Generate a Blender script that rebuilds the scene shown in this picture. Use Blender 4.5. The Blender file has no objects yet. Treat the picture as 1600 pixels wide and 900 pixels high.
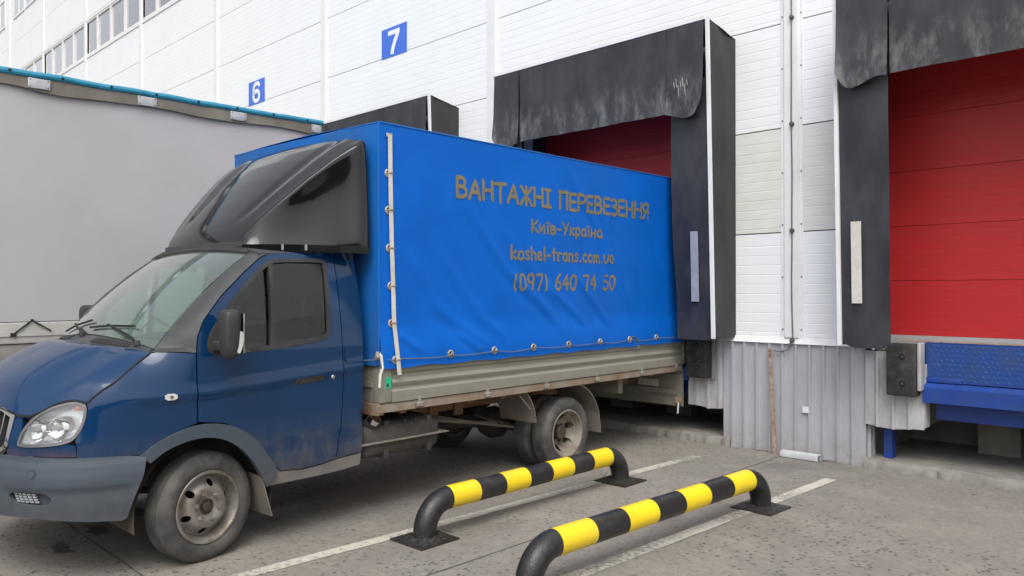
import bpy, bmesh, math, random, bisect
from mathutils import Vector, Matrix, noise
from mathutils.geometry import delaunay_2d_cdt
R = math.radians
random.seed(7)
sc = bpy.context.scene
COL = sc.collection

# ------------------------------------------------------------------ camera, sky, sun, exposure
cam_data = bpy.data.cameras.new('camera'); cam = bpy.data.objects.new('camera', cam_data); COL.objects.link(cam)
cam.matrix_world = Matrix(((0.70645, 0.00247, 0.70776, 0), (0.70776, -0.00135, -0.70645, 0), (-0.00079, 1.0, -0.0027, 1.67), (0, 0, 0, 1)))
cam_data.sensor_width = 36; cam_data.lens = 27.8635; cam_data.clip_start = .05; cam_data.clip_end = 3000
sc.camera = cam
SUN_ELEV, SUN_AZ = 55, 138          # degrees; azimuth measured clockwise from +Y, the veiled sun stands behind the camera, to its right
world = bpy.data.worlds.new('World'); sc.world = world; world.use_nodes = True
wn = world.node_tree; wn.nodes.clear()
wo = wn.nodes.new('ShaderNodeOutputWorld'); wb = wn.nodes.new('ShaderNodeBackground'); ws = wn.nodes.new('ShaderNodeTexSky')
wh = wn.nodes.new('ShaderNodeHueSaturation')
ws.sky_type = 'NISHITA'; ws.sun_disc = False; ws.sun_elevation = R(SUN_ELEV); ws.sun_rotation = R(SUN_AZ)
ws.dust_density = 5; ws.air_density = 1.0; ws.ozone_density = 1.0
wh.inputs['Saturation'].default_value = .22
wb.inputs['Strength'].default_value = .15
wn.links.new(ws.outputs[0], wh.inputs['Color']); wn.links.new(wh.outputs[0], wb.inputs['Color']); wn.links.new(wb.outputs[0], wo.inputs['Surface'])
sun_data = bpy.data.lights.new('sun', 'SUN'); sun = bpy.data.objects.new('sun', sun_data); COL.objects.link(sun)
sun_data.energy = 1.0; sun_data.angle = R(40); sun_data.color = (1, .97, .93)
sd = Vector((math.sin(R(SUN_AZ)) * math.cos(R(SUN_ELEV)), math.cos(R(SUN_AZ)) * math.cos(R(SUN_ELEV)), math.sin(R(SUN_ELEV))))
sun.rotation_euler = sd.to_track_quat('Z', 'Y').to_euler()
sc.view_settings.view_transform = 'Standard'; sc.view_settings.look = 'None'; sc.view_settings.gamma = 1
sc.view_settings.exposure = 0.5
sc.view_settings.use_curve_mapping = False

# ------------------------------------------------------------------ materials
def mat(name, color, rough=.5, metal=0, coat=0, spec=.5, var=None, vscale=4, bump=0, bscale=40, stretch=(1, 1, 1), rvar=0):
    """var: second colour mixed in by noise"""
    m = bpy.data.materials.new(name); m.use_nodes = True
    nt = m.node_tree; b = nt.nodes['Principled BSDF']
    b.inputs['Base Color'].default_value = (*color, 1); b.inputs['Roughness'].default_value = rough
    b.inputs['Metallic'].default_value = metal; b.inputs['Coat Weight'].default_value = coat; b.inputs['Coat Roughness'].default_value = .06
    b.inputs['Specular IOR Level'].default_value = spec
    tc = nt.nodes.new('ShaderNodeTexCoord'); mp = nt.nodes.new('ShaderNodeMapping'); mp.inputs['Scale'].default_value = stretch
    nt.links.new(tc.outputs['Object'], mp.inputs[0])
    if var:
        n = nt.nodes.new('ShaderNodeTexNoise'); n.inputs['Scale'].default_value = vscale; n.inputs['Detail'].default_value = 6; n.inputs['Roughness'].default_value = .65
        r = nt.nodes.new('ShaderNodeMapRange'); r.inputs[1].default_value = .4; r.inputs[2].default_value = .7
        x = nt.nodes.new('ShaderNodeMix'); x.data_type = 'RGBA'
        x.inputs[6].default_value = (*color, 1); x.inputs[7].default_value = (*var, 1)
        nt.links.new(mp.outputs[0], n.inputs['Vector']); nt.links.new(n.outputs[0], r.inputs[0]); nt.links.new(r.outputs[0], x.inputs[0])
        nt.links.new(x.outputs[2], b.inputs['Base Color'])
        if rvar:
            rr = nt.nodes.new('ShaderNodeMapRange'); rr.inputs[3].default_value = rough; rr.inputs[4].default_value = rough + rvar
            nt.links.new(r.outputs[0], rr.inputs[0]); nt.links.new(rr.outputs[0], b.inputs['Roughness'])
    if bump:
        n2 = nt.nodes.new('ShaderNodeTexNoise'); n2.inputs['Scale'].default_value = bscale; n2.inputs['Detail'].default_value = 4
        bp = nt.nodes.new('ShaderNodeBump'); bp.inputs['Strength'].default_value = bump; bp.inputs['Distance'].default_value = .01
        nt.links.new(mp.outputs[0], n2.inputs['Vector']); nt.links.new(n2.outputs[0], bp.inputs['Height']); nt.links.new(bp.outputs[0], b.inputs['Normal'])
    return m

def nd(m, kind, **kw):
    n = m.node_tree.nodes.new(kind)
    for k, v in kw.items():
        if k.startswith('i'): n.inputs[int(k[1:])].default_value = v
        else: setattr(n, k, v)
    return n
def lk(m, a, b): m.node_tree.links.new(a, b)

def glass(name, tint, boost=1.0, haze=0.0):
    m = bpy.data.materials.new(name); m.use_nodes = True; nt = m.node_tree; nt.nodes.clear()
    o = nd(m, 'ShaderNodeOutputMaterial'); t = nd(m, 'ShaderNodeBsdfTransparent'); t.inputs[0].default_value = (*tint, 1)
    g = nd(m, 'ShaderNodeBsdfGlossy'); g.inputs['Roughness'].default_value = .015; g.inputs[0].default_value = (1, 1, 1, 1)
    f = nd(m, 'ShaderNodeLayerWeight'); f.inputs[0].default_value = .5      # Schlick reflectance, the same from both sides of the pane
    pw = nd(m, 'ShaderNodeMath', operation='POWER', i1=5.0); lk(m, f.outputs['Facing'], pw.inputs[0])
    sc_ = nd(m, 'ShaderNodeMath', operation='MULTIPLY_ADD', i1=.93, i2=.07); lk(m, pw.outputs[0], sc_.inputs[0])
    mu = nd(m, 'ShaderNodeMath', operation='MULTIPLY'); mu.inputs[1].default_value = boost; mu.use_clamp = True
    x = nd(m, 'ShaderNodeMixShader')
    lk(m, sc_.outputs[0], mu.inputs[0]); lk(m, mu.outputs[0], x.inputs[0]); lk(m, t.outputs[0], x.inputs[1]); lk(m, g.outputs[0], x.inputs[2])
    if haze:
        d = nd(m, 'ShaderNodeBsdfDiffuse'); d.inputs[0].default_value = (.6, .66, .64, 1); y = nd(m, 'ShaderNodeMixShader'); y.inputs[0].default_value = haze
        lk(m, x.outputs[0], y.inputs[1]); lk(m, d.outputs[0], y.inputs[2]); lk(m, y.outputs[0], o.inputs[0])
    else: lk(m, x.outputs[0], o.inputs[0])
    return m

def dirt(m, color, lo, hi, axis=2, scale=6, amount=.8, stretch=(1, 1, 1), coord='Object'):
    """dust that has settled between the heights hi (none) and lo (full), broken up by noise"""
    nt = m.node_tree; b = nt.nodes['Principled BSDF']
    inp = b.inputs['Base Color']; src = inp.links[0].from_socket if inp.links else None
    tc = nd(m, 'ShaderNodeTexCoord'); sx = nd(m, 'ShaderNodeSeparateXYZ'); lk(m, tc.outputs[coord], sx.inputs[0])
    mr = nd(m, 'ShaderNodeMapRange', i1=hi, i2=lo); lk(m, sx.outputs[axis], mr.inputs[0])
    mp = nd(m, 'ShaderNodeMapping'); mp.inputs['Scale'].default_value = stretch; lk(m, tc.outputs[coord], mp.inputs[0])
    n = nd(m, 'ShaderNodeTexNoise'); n.inputs['Scale'].default_value = scale; n.inputs['Detail'].default_value = 8; n.inputs['Roughness'].default_value = .7; lk(m, mp.outputs[0], n.inputs['Vector'])
    nr = nd(m, 'ShaderNodeMapRange', i1=.3, i2=.68); lk(m, n.outputs[0], nr.inputs[0])
    mu = nd(m, 'ShaderNodeMath', operation='MULTIPLY'); lk(m, mr.outputs[0], mu.inputs[0]); lk(m, nr.outputs[0], mu.inputs[1])
    m2 = nd(m, 'ShaderNodeMath', operation='MULTIPLY', i1=amount); lk(m, mu.outputs[0], m2.inputs[0])
    x = nd(m, 'ShaderNodeMix', data_type='RGBA'); x.inputs[7].default_value = (*color, 1)
    if src: lk(m, src, x.inputs[6])
    else: x.inputs[6].default_value = inp.default_value
    lk(m, m2.outputs[0], x.inputs[0]); lk(m, x.outputs[2], inp)
    ro = b.inputs['Roughness']
    rr = nd(m, 'ShaderNodeMapRange', i3=ro.default_value, i4=.85); lk(m, m2.outputs[0], rr.inputs[0])
    if not ro.links: lk(m, rr.outputs[0], ro)
    cw = b.inputs['Coat Weight']
    if cw.default_value > 0:
        cr = nd(m, 'ShaderNodeMapRange', i3=cw.default_value, i4=.0); lk(m, m2.outputs[0], cr.inputs[0]); lk(m, cr.outputs[0], cw)
    return m

M = {}
M['white'] = mat('white_steel', (.83, .85, .875), .38, var=(.80, .82, .845), vscale=1.2)
M['white_warm'] = dirt(mat('weathered_white_steel', (.74, .75, .73), .45, var=(.67, .68, .63), vscale=2.5, stretch=(1, 1, 3)), (.5, .48, .4), 2.2, 3.4, scale=8, amount=.25, stretch=(.4, 1, 5))
M['white_trim'] = mat('white_trim', (.78, .79, .80), .4, var=(.70, .71, .70), vscale=3)
M['joint'] = mat('dark_joint', (.10, .10, .10), .8)
M['grey_sheet'] = dirt(mat('grey_sheet_steel', (.41, .415, .45), .45, var=(.35, .352, .38), vscale=3, stretch=(2, 1, .5)), (.2, .16, .12), 0, .35, scale=9, amount=.6)
M['pale_sheet'] = dirt(mat('pale_sheet_steel', (.50, .50, .52), .4, var=(.40, .40, .41), vscale=5, stretch=(2, 1, .6)), (.25, .2, .16), .3, .9, scale=8, amount=.5)
M['concrete'] = mat('rough_concrete', (.24, .225, .20), .9, var=(.15, .14, .125), vscale=5, bump=.6, bscale=30)
M['curtain'] = mat('black_shelter_fabric', (.021, .022, .029), .46, var=(.045, .046, .054), vscale=3.5, bump=.25, bscale=9, stretch=(1, 1, .5), rvar=.12)
M['side_fabric'] = mat('black_side_fabric', (.022, .024, .025), .6, var=(.034, .036, .036), vscale=3, bump=.35, bscale=6, stretch=(1, 1, .7))
M['red'] = mat('red_door_steel', (.46, .024, .026), .42, spec=.35, var=(.42, .022, .024), vscale=3, bump=.08, bscale=60, stretch=(1, 1, 8))
M['door_seal'] = mat('grey_door_seal', (.38, .38, .38), .6)
M['leveller_blue'] = dirt(mat('blue_leveller_paint', (.004, .052, .31), .38, var=(.004, .04, .23), vscale=6), (.05, .05, .06), .8, 1.25, scale=10, amount=.35)
M['lip_blue'] = mat('scuffed_blue_plate', (.010, .055, .25), .45, var=(.035, .06, .14), vscale=3)
M['stud_blue'] = mat('worn_blue_studs', (.05, .13, .42), .4, var=(.02, .08, .32), vscale=5)
M['rubber'] = mat('black_rubber', (.02, .02, .021), .7, var=(.045, .043, .04), vscale=12, bump=.4, bscale=40)
M['tyre'] = mat('worn_tyre_rubber', (.045, .044, .043), .85, var=(.12, .11, .098), vscale=5, bump=.25, bscale=60)
M['steel_rim'] = mat('dirty_steel_rim', (.27, .25, .225), .5, metal=.45, var=(.12, .095, .07), vscale=9, bump=.15, bscale=60)
M['rear_rim'] = mat('dusty_rear_rim', (.26, .232, .19), .75, var=(.13, .10, .078), vscale=9, bump=.15, bscale=60)
M['hub'] = mat('greasy_hub', (.10, .075, .055), .55, metal=.3, var=(.04, .03, .025), vscale=20)
M['hole'] = mat('deep_black', (.01, .01, .01), .8)  # black parts, and the painted-in shade of bolt holes, vents and gaps
M['cab'] = dirt(mat('dark_blue_paint', (.002, .028, .088), .35, metal=.0, coat=.9, spec=.05), (.10, .095, .09), .44, .86, scale=7, amount=.95, stretch=(1, 1.6, .7))
M['front_blue'] = dirt(mat('chipped_blue_paint', (.003, .03, .09), .4, coat=.4, spec=.1), (.22, .09, .04), .74, .80, scale=6, amount=.4)
M['bumper'] = dirt(mat('grey_bumper_plastic', (.054, .068, .088), .6, spec=.3, var=(.066, .080, .098), vscale=3, bump=.08, bscale=120), (.16, .15, .135), .38, .62, scale=6, amount=.4)
M['sill'] = mat('dusty_grey_sill', (.15, .145, .14), .75, var=(.22, .20, .18), vscale=7)
M['black_plastic'] = mat('black_plastic', (.022, .022, .024), .55, var=(.05, .048, .045), vscale=6, rvar=.15)
M['pillar_black'] = mat('dusty_black_trim', (.035, .036, .04), .5, var=(.06, .06, .062), vscale=5)
M['fairing'] = mat('glossy_black_fairing', (.006, .006, .008), .05, coat=.15, spec=.45, var=(.011, .011, .012), vscale=2.2, rvar=.06)
M['windshield'] = glass('windshield_glass', (.66, .80, .73), 1.6, .055)
M['tint_glass'] = glass('tinted_glass', (.50, .52, .52), .65)
M['far_glass'] = glass('passenger_glass', (.72, .82, .76), 1.0)
M['building_glass'] = glass('building_glass', (.35, .40, .42), 3.2)
M['interior'] = mat('dark_cab_trim', (.05, .05, .052), .8)
M['seat'] = mat('seat_cloth', (.07, .07, .075), .9, var=(.045, .045, .05), vscale=20)
M['room'] = mat('dark_room', (.06, .06, .065), .9)
M['chrome'] = mat('chrome', (.75, .75, .76), .12, metal=1)
M['lamp_reflector'] = mat('lamp_reflector', (.90, .90, .91), .22, metal=.35)
M['lamp_dark'] = mat('lamp_bezel', (.18, .18, .19), .3, metal=.5)
M['lens'] = glass('clear_lens', (.95, .96, .96), 1.3)
M['white_lens'] = mat('white_lens', (.55, .55, .54), .15, coat=.7)
M['orange'] = mat('orange_lens', (.55, .12, .03), .3)
M['tarp'] = mat('blue_tarpaulin', (.0008, .118, .54), .45, spec=.22, var=(.0008, .104, .48), vscale=2.5, bump=.10, bscale=300)
M['tarp_dirty'] = mat('dusty_blue_tarpaulin', (.004, .128, .47), .48, spec=.25, var=(.03, .10, .28), vscale=2.2, stretch=(1, 1, .35), bump=.12, bscale=200)
M['board'] = dirt(mat('olive_grey_board', (.25, .246, .203), .5, var=(.222, .218, .178), vscale=4, stretch=(1, .5, 2)), (.13, .105, .075), .80, .95, scale=9, amount=.6)
M['rail'] = mat('rusty_bed_rail', (.26, .235, .19), .7, var=(.19, .10, .05), vscale=5, stretch=(1, .7, 1), bump=.2, bscale=60)
M['chassis'] = mat('rusty_chassis', (.20, .125, .08), .85, var=(.27, .145, .075), vscale=4, bump=.3, bscale=40)
M['under'] = mat('grimy_underbody', (.06, .052, .046), .9, var=(.10, .085, .07), vscale=8, bump=.3, bscale=40)
M['tank'] = mat('dusty_fuel_tank', (.034, .031, .030), .7, var=(.085, .070, .058), vscale=5, bump=.5, bscale=14)
M['mudguard'] = mat('dusty_mudguard', (.135, .12, .102), .85, var=(.19, .165, .14), vscale=6)
M['zinc'] = mat('galvanised_steel', (.5, .49, .46), .45, metal=.6, var=(.35, .30, .22), vscale=14)
M['strap_white'] = mat('white_lath', (.62, .61, .57), .6, var=(.5, .48, .42), vscale=8)
M['rope'] = mat('grey_rope', (.12, .125, .13), .9)
M['green'] = mat('green_sticker', (.02, .45, .24), .5)
M['sticker_print'] = mat('sticker_print', (.02, .06, .05), .6)
M['yellow'] = mat('yellow_paint', (.82, .60, .012), .42, var=(.74, .52, .012), vscale=5, bump=.06, bscale=60)
M['deep_black'] = mat('wet_black_paint', (.012, .012, .013), .38, var=(.022, .022, .022), vscale=25, bump=.3, bscale=90)
M['plate'] = mat('wet_black_plate', (.018, .017, .016), .4, var=(.05, .045, .04), vscale=30, bump=.8, bscale=60)
M['sign_blue'] = mat('blue_sign_film', (.045, .15, .66), .35, var=(.06, .18, .70), vscale=2)
M['sign_white'] = mat('white_sign_film', (.82, .83, .84), .35)
M['trailer_grey'] = mat('grey_curtain_fabric', (.42, .41, .425), .6, var=(.385, .372, .38), vscale=1.3, bump=.12, bscale=3, stretch=(1, 1, 1))
M['valance'] = mat('dirty_valance', (.13, .115, .095), .8, var=(.19, .175, .15), vscale=2)
M['turquoise'] = mat('turquoise_roof_tarpaulin', (.02, .24, .38), .5, var=(.012, .15, .26), vscale=6, bump=.4, bscale=12)
M['trailer_blue'] = mat('trailer_blue_paint', (.01, .13, .40), .45)
M['trailer_side'] = mat('trailer_side_rail', (.46, .45, .43), .55, var=(.36, .34, .31), vscale=3)
M['trailer_lower'] = mat('trailer_lower_rail', (.30, .285, .265), .6, var=(.22, .205, .185), vscale=2.5)
M['alu'] = mat('dull_aluminium', (.52, .53, .55), .45, metal=.5, var=(.40, .41, .42), vscale=9)
M['rust'] = mat('rusted_bar', (.36, .30, .24), .8, var=(.23, .10, .045), vscale=22)
M['cable'] = mat('grey_cable', (.14, .14, .145), .6)
M['paper'] = mat('white_sticker', (.75, .75, .76), .6)
M['gutter'] = mat('painted_gutter', (.56, .58, .60), .45, var=(.45, .46, .47), vscale=10)
M['number_plate'] = mat('number_plate', (.5, .49, .45), .6, var=(.3, .27, .22), vscale=20)

# worn paint of the lettering: flakes away by noise, more so towards the tail
def worn_lettering():
    m = mat('faded_lettering', (.22, .19, .10), .6, var=(.17, .16, .105), vscale=5)
    b = m.node_tree.nodes['Principled BSDF']
    tc = nd(m, 'ShaderNodeTexCoord'); n = nd(m, 'ShaderNodeTexNoise'); n.inputs['Scale'].default_value = 17; n.inputs['Detail'].default_value = 5
    sx = nd(m, 'ShaderNodeSeparateXYZ'); mr = nd(m, 'ShaderNodeMapRange', i1=2.6, i2=5.0, i3=.22, i4=.43); mr.clamp = True
    lk(m, tc.outputs['Object'], n.inputs['Vector']); lk(m, tc.outputs['Object'], sx.inputs[0]); lk(m, sx.outputs[1], mr.inputs[0])
    su = nd(m, 'ShaderNodeMath', operation='SUBTRACT'); lk(m, n.outputs[0], su.inputs[0]); lk(m, mr.outputs[0], su.inputs[1])
    r2 = nd(m, 'ShaderNodeMapRange', i1=-.06, i2=.06, i3=.25, i4=.92); lk(m, su.outputs[0], r2.inputs[0]); lk(m, r2.outputs[0], b.inputs['Alpha'])
    return m
M['letter'] = worn_lettering()
M['badge'] = mat('dull_badge', (.10, .10, .105), .4, metal=.4)

# streaks and scuffs on the header curtains
def scuffed():
    m = mat('scuffed_shelter_fabric', (.024, .025, .031), .42, var=(.052, .053, .060), vscale=3.5, bump=.25, bscale=9, stretch=(1, 1, .5))
    b = m.node_tree.nodes['Principled BSDF']; src = b.inputs['Base Color'].links[0].from_socket
    tc = nd(m, 'ShaderNodeTexCoord'); mp = nd(m, 'ShaderNodeMapping'); mp.inputs['Scale'].default_value = (3.2, 1, 1.3); lk(m, tc.outputs['Object'], mp.inputs[0])
    n = nd(m, 'ShaderNodeTexNoise'); n.inputs['Scale'].default_value = 1.6; n.inputs['Detail'].default_value = 7; n.inputs['Roughness'].default_value = .7; lk(m, mp.outputs[0], n.inputs['Vector'])
    sx = nd(m, 'ShaderNodeSeparateXYZ'); lk(m, tc.outputs['Object'], sx.inputs[0])
    a = nd(m, 'ShaderNodeMapRange', i1=4.0, i2=3.72); lk(m, sx.outputs[2], a.inputs[0])
    r = nd(m, 'ShaderNodeMapRange', i1=.46, i2=.78, i4=.9); lk(m, n.outputs[0], r.inputs[0])
    mu = nd(m, 'ShaderNodeMath', operation='MULTIPLY'); lk(m, a.outputs[0], mu.inputs[0]); lk(m, r.outputs[0], mu.inputs[1])
    x = nd(m, 'ShaderNodeMix', data_type='RGBA'); x.inputs[7].default_value = (.26, .26, .265, 1)
    lk(m, src, x.inputs[6]); lk(m, mu.outputs[0], x.inputs[0]); lk(m, x.outputs[2], b.inputs['Base Color'])
    return m
M['header'] = scuffed()

def chips(m, color, scale, lo, hi, amount):
    b = m.node_tree.nodes['Principled BSDF']; src = b.inputs['Base Color'].links[0].from_socket
    tc = nd(m, 'ShaderNodeTexCoord'); n = nd(m, 'ShaderNodeTexNoise'); n.inputs['Scale'].default_value = scale; n.inputs['Detail'].default_value = 8; n.inputs['Roughness'].default_value = .75; lk(m, tc.outputs['Object'], n.inputs['Vector'])
    r = nd(m, 'ShaderNodeMapRange', i1=lo, i2=hi, i4=amount); lk(m, n.outputs[0], r.inputs[0])
    x = nd(m, 'ShaderNodeMix', data_type='RGBA'); x.inputs[7].default_value = (*color, 1); lk(m, src, x.inputs[6]); lk(m, r.outputs[0], x.inputs[0]); lk(m, x.outputs[2], b.inputs['Base Color'])
chips(M['yellow'], (.16, .10, .03), 9, .66, .70, .8); chips(M['yellow'], (.55, .42, .06), 2.2, .5, .75, .6)
chips(M['deep_black'], (.16, .08, .045), 7, .70, .73, .8); chips(M['deep_black'], (.10, .09, .075), 3, .50, .8, .5)
chips(M['rubber'], (.10, .095, .085), 5, .5, .75, .6); chips(M['fairing'], (.05, .048, .045), 5, .60, .85, .3)
chips(M['red'], (.26, .03, .03), 1.3, .5, .75, .5); chips(M['leveller_blue'], (.12, .11, .11), 4, .62, .72, .5)
def ground_mat():
    m = mat('worn_concrete_yard', (.2, .19, .17), .85)
    b = m.node_tree.nodes['Principled BSDF']
    tc = nd(m, 'ShaderNodeTexCoord')
    def nz(scale, det=6, rough=.6, stretch=(1, 1, 1)):
        mp = nd(m, 'ShaderNodeMapping'); mp.inputs['Scale'].default_value = stretch; lk(m, tc.outputs['Object'], mp.inputs[0])
        n = nd(m, 'ShaderNodeTexNoise'); n.inputs['Scale'].default_value = scale; n.inputs['Detail'].default_value = det; n.inputs['Roughness'].default_value = rough
        lk(m, mp.outputs[0], n.inputs['Vector']); return n.outputs[0]
    def rng(s, a, b_, c=0, d=1):
        r = nd(m, 'ShaderNodeMapRange', i1=a, i2=b_, i3=c, i4=d); lk(m, s, r.inputs[0]); return r.outputs[0]
    def mix(f, a, col):
        x = nd(m, 'ShaderNodeMix', data_type='RGBA')
        lk(m, f, x.inputs[0])
        if isinstance(a, tuple): x.inputs[6].default_value = (*a, 1)
        else: lk(m, a, x.inputs[6])
        x.inputs[7].default_value = (*col, 1); return x.outputs[2]
    def mul(a, b_):
        k = nd(m, 'ShaderNodeMath', operation='MULTIPLY'); lk(m, a, k.inputs[0])
        if isinstance(b_, float): k.inputs[1].default_value = b_
        else: lk(m, b_, k.inputs[1])
        return k.outputs[0]
    c = mix(rng(nz(.5, 7, .62), .36, .70), (.240, .218, .190), (.170, .156, .138))
    c = mix(rng(nz(2.6, 8, .72), .45, .75, 0, .75), c, (.30, .275, .238))
    c = mix(rng(nz(20, 8, .8), .44, .62, 0, .5), c, (.135, .122, .106))
    # damp and oily patches with outlines of their own
    c = mix(rng(nz(.9, 5, .55, (1.4, .5, 1)), .60, .70, 0, .5), c, (.11, .103, .093))
    # pits: small dark spots gathered in fields
    vo = nd(m, 'ShaderNodeTexVoronoi'); vo.inputs['Scale'].default_value = 22; lk(m, tc.outputs['Object'], vo.inputs['Vector'])
    pit = mul(rng(vo.outputs['Distance'], .36, .20), rng(nz(7, 3), .42, .52))
    pit = mul(pit, rng(nz(.7, 4, .6, (1, 1, 1)), .40, .56, .05, 1))
    c = mix(mul(pit, .85), c, (.050, .045, .040))
    vo3 = nd(m, 'ShaderNodeTexVoronoi'); vo3.inputs['Scale'].default_value = 55; lk(m, tc.outputs['Object'], vo3.inputs['Vector'])
    c = mix(mul(mul(rng(vo3.outputs['Distance'], .34, .18), rng(nz(16, 3), .48, .58)), .7), c, (.075, .068, .06))
    vo2 = nd(m, 'ShaderNodeTexVoronoi'); vo2.inputs['Scale'].default_value = 48; lk(m, tc.outputs['Object'], vo2.inputs['Vector'])
    spk = mul(rng(vo2.outputs['Distance'], .2, .08), rng(nz(30, 1), .58, .64))
    c = mix(mul(spk, .7), c, (.48, .45, .40))
    # oil spots under the nose of the truck
    for (ox, oy, ra, rb) in ((-5.95, 1.86, .16, .07), (-5.70, 1.57, .15, .06), (-6.25, 2.2, .2, .1)):
        mp = nd(m, 'ShaderNodeMapping'); mp.inputs['Location'].default_value = (-ox / ra, -oy / rb, 0); mp.inputs['Scale'].default_value = (1 / ra, 1 / rb, 1); lk(m, tc.outputs['Object'], mp.inputs[0])
        ln = nd(m, 'ShaderNodeVectorMath', operation='LENGTH'); lk(m, mp.outputs[0], ln.inputs[0])
        ad = nd(m, 'ShaderNodeMath', operation='ADD'); lk(m, ln.outputs['Value'], ad.inputs[0]); lk(m, rng(nz(9, 4), .3, .7, -.5, .5), ad.inputs[1])
        c = mix(rng(ad.outputs[0], 1.1, .7, 0, .85), c, (.035, .032, .03))
    lk(m, c, b.inputs['Base Color'])
    lk(m, rng(nz(.9, 5, .55, (1.4, .5, 1)), .58, .68, .82, .45), b.inputs['Roughness'])
    bp = nd(m, 'ShaderNodeBump'); bp.inputs['Strength'].default_value = .5; bp.inputs['Distance'].default_value = .006
    ad = nd(m, 'ShaderNodeMath', operation='SUBTRACT'); lk(m, nz(55, 5, .7), ad.inputs[0]); lk(m, pit, ad.inputs[1]); lk(m, ad.outputs[0], bp.inputs['Height']); lk(m, bp.outputs[0], b.inputs['Normal'])
    return m
M['ground'] = ground_mat()
def worn_line():
    m = mat('worn_road_paint', (.50, .475, .41), .75, var=(.40, .37, .31), vscale=6)
    b = m.node_tree.nodes['Principled BSDF']; tc = nd(m, 'ShaderNodeTexCoord')
    n = nd(m, 'ShaderNodeTexNoise'); n.inputs['Scale'].default_value = 26; n.inputs['Detail'].default_value = 7; n.inputs['Roughness'].default_value = .75; lk(m, tc.outputs['Object'], n.inputs['Vector'])
    n2 = nd(m, 'ShaderNodeTexNoise'); n2.inputs['Scale'].default_value = 1.1; lk(m, tc.outputs['Object'], n2.inputs['Vector'])
    ad = nd(m, 'ShaderNodeMath', operation='ADD'); lk(m, n.outputs[0], ad.inputs[0]); lk(m, n2.outputs[0], ad.inputs[1])
    r = nd(m, 'ShaderNodeMapRange', i1=.80, i2=1.04, i3=.30, i4=1); lk(m, ad.outputs[0], r.inputs[0]); lk(m, r.outputs[0], b.inputs['Alpha'])
    return m
M['line'] = worn_line()

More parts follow.
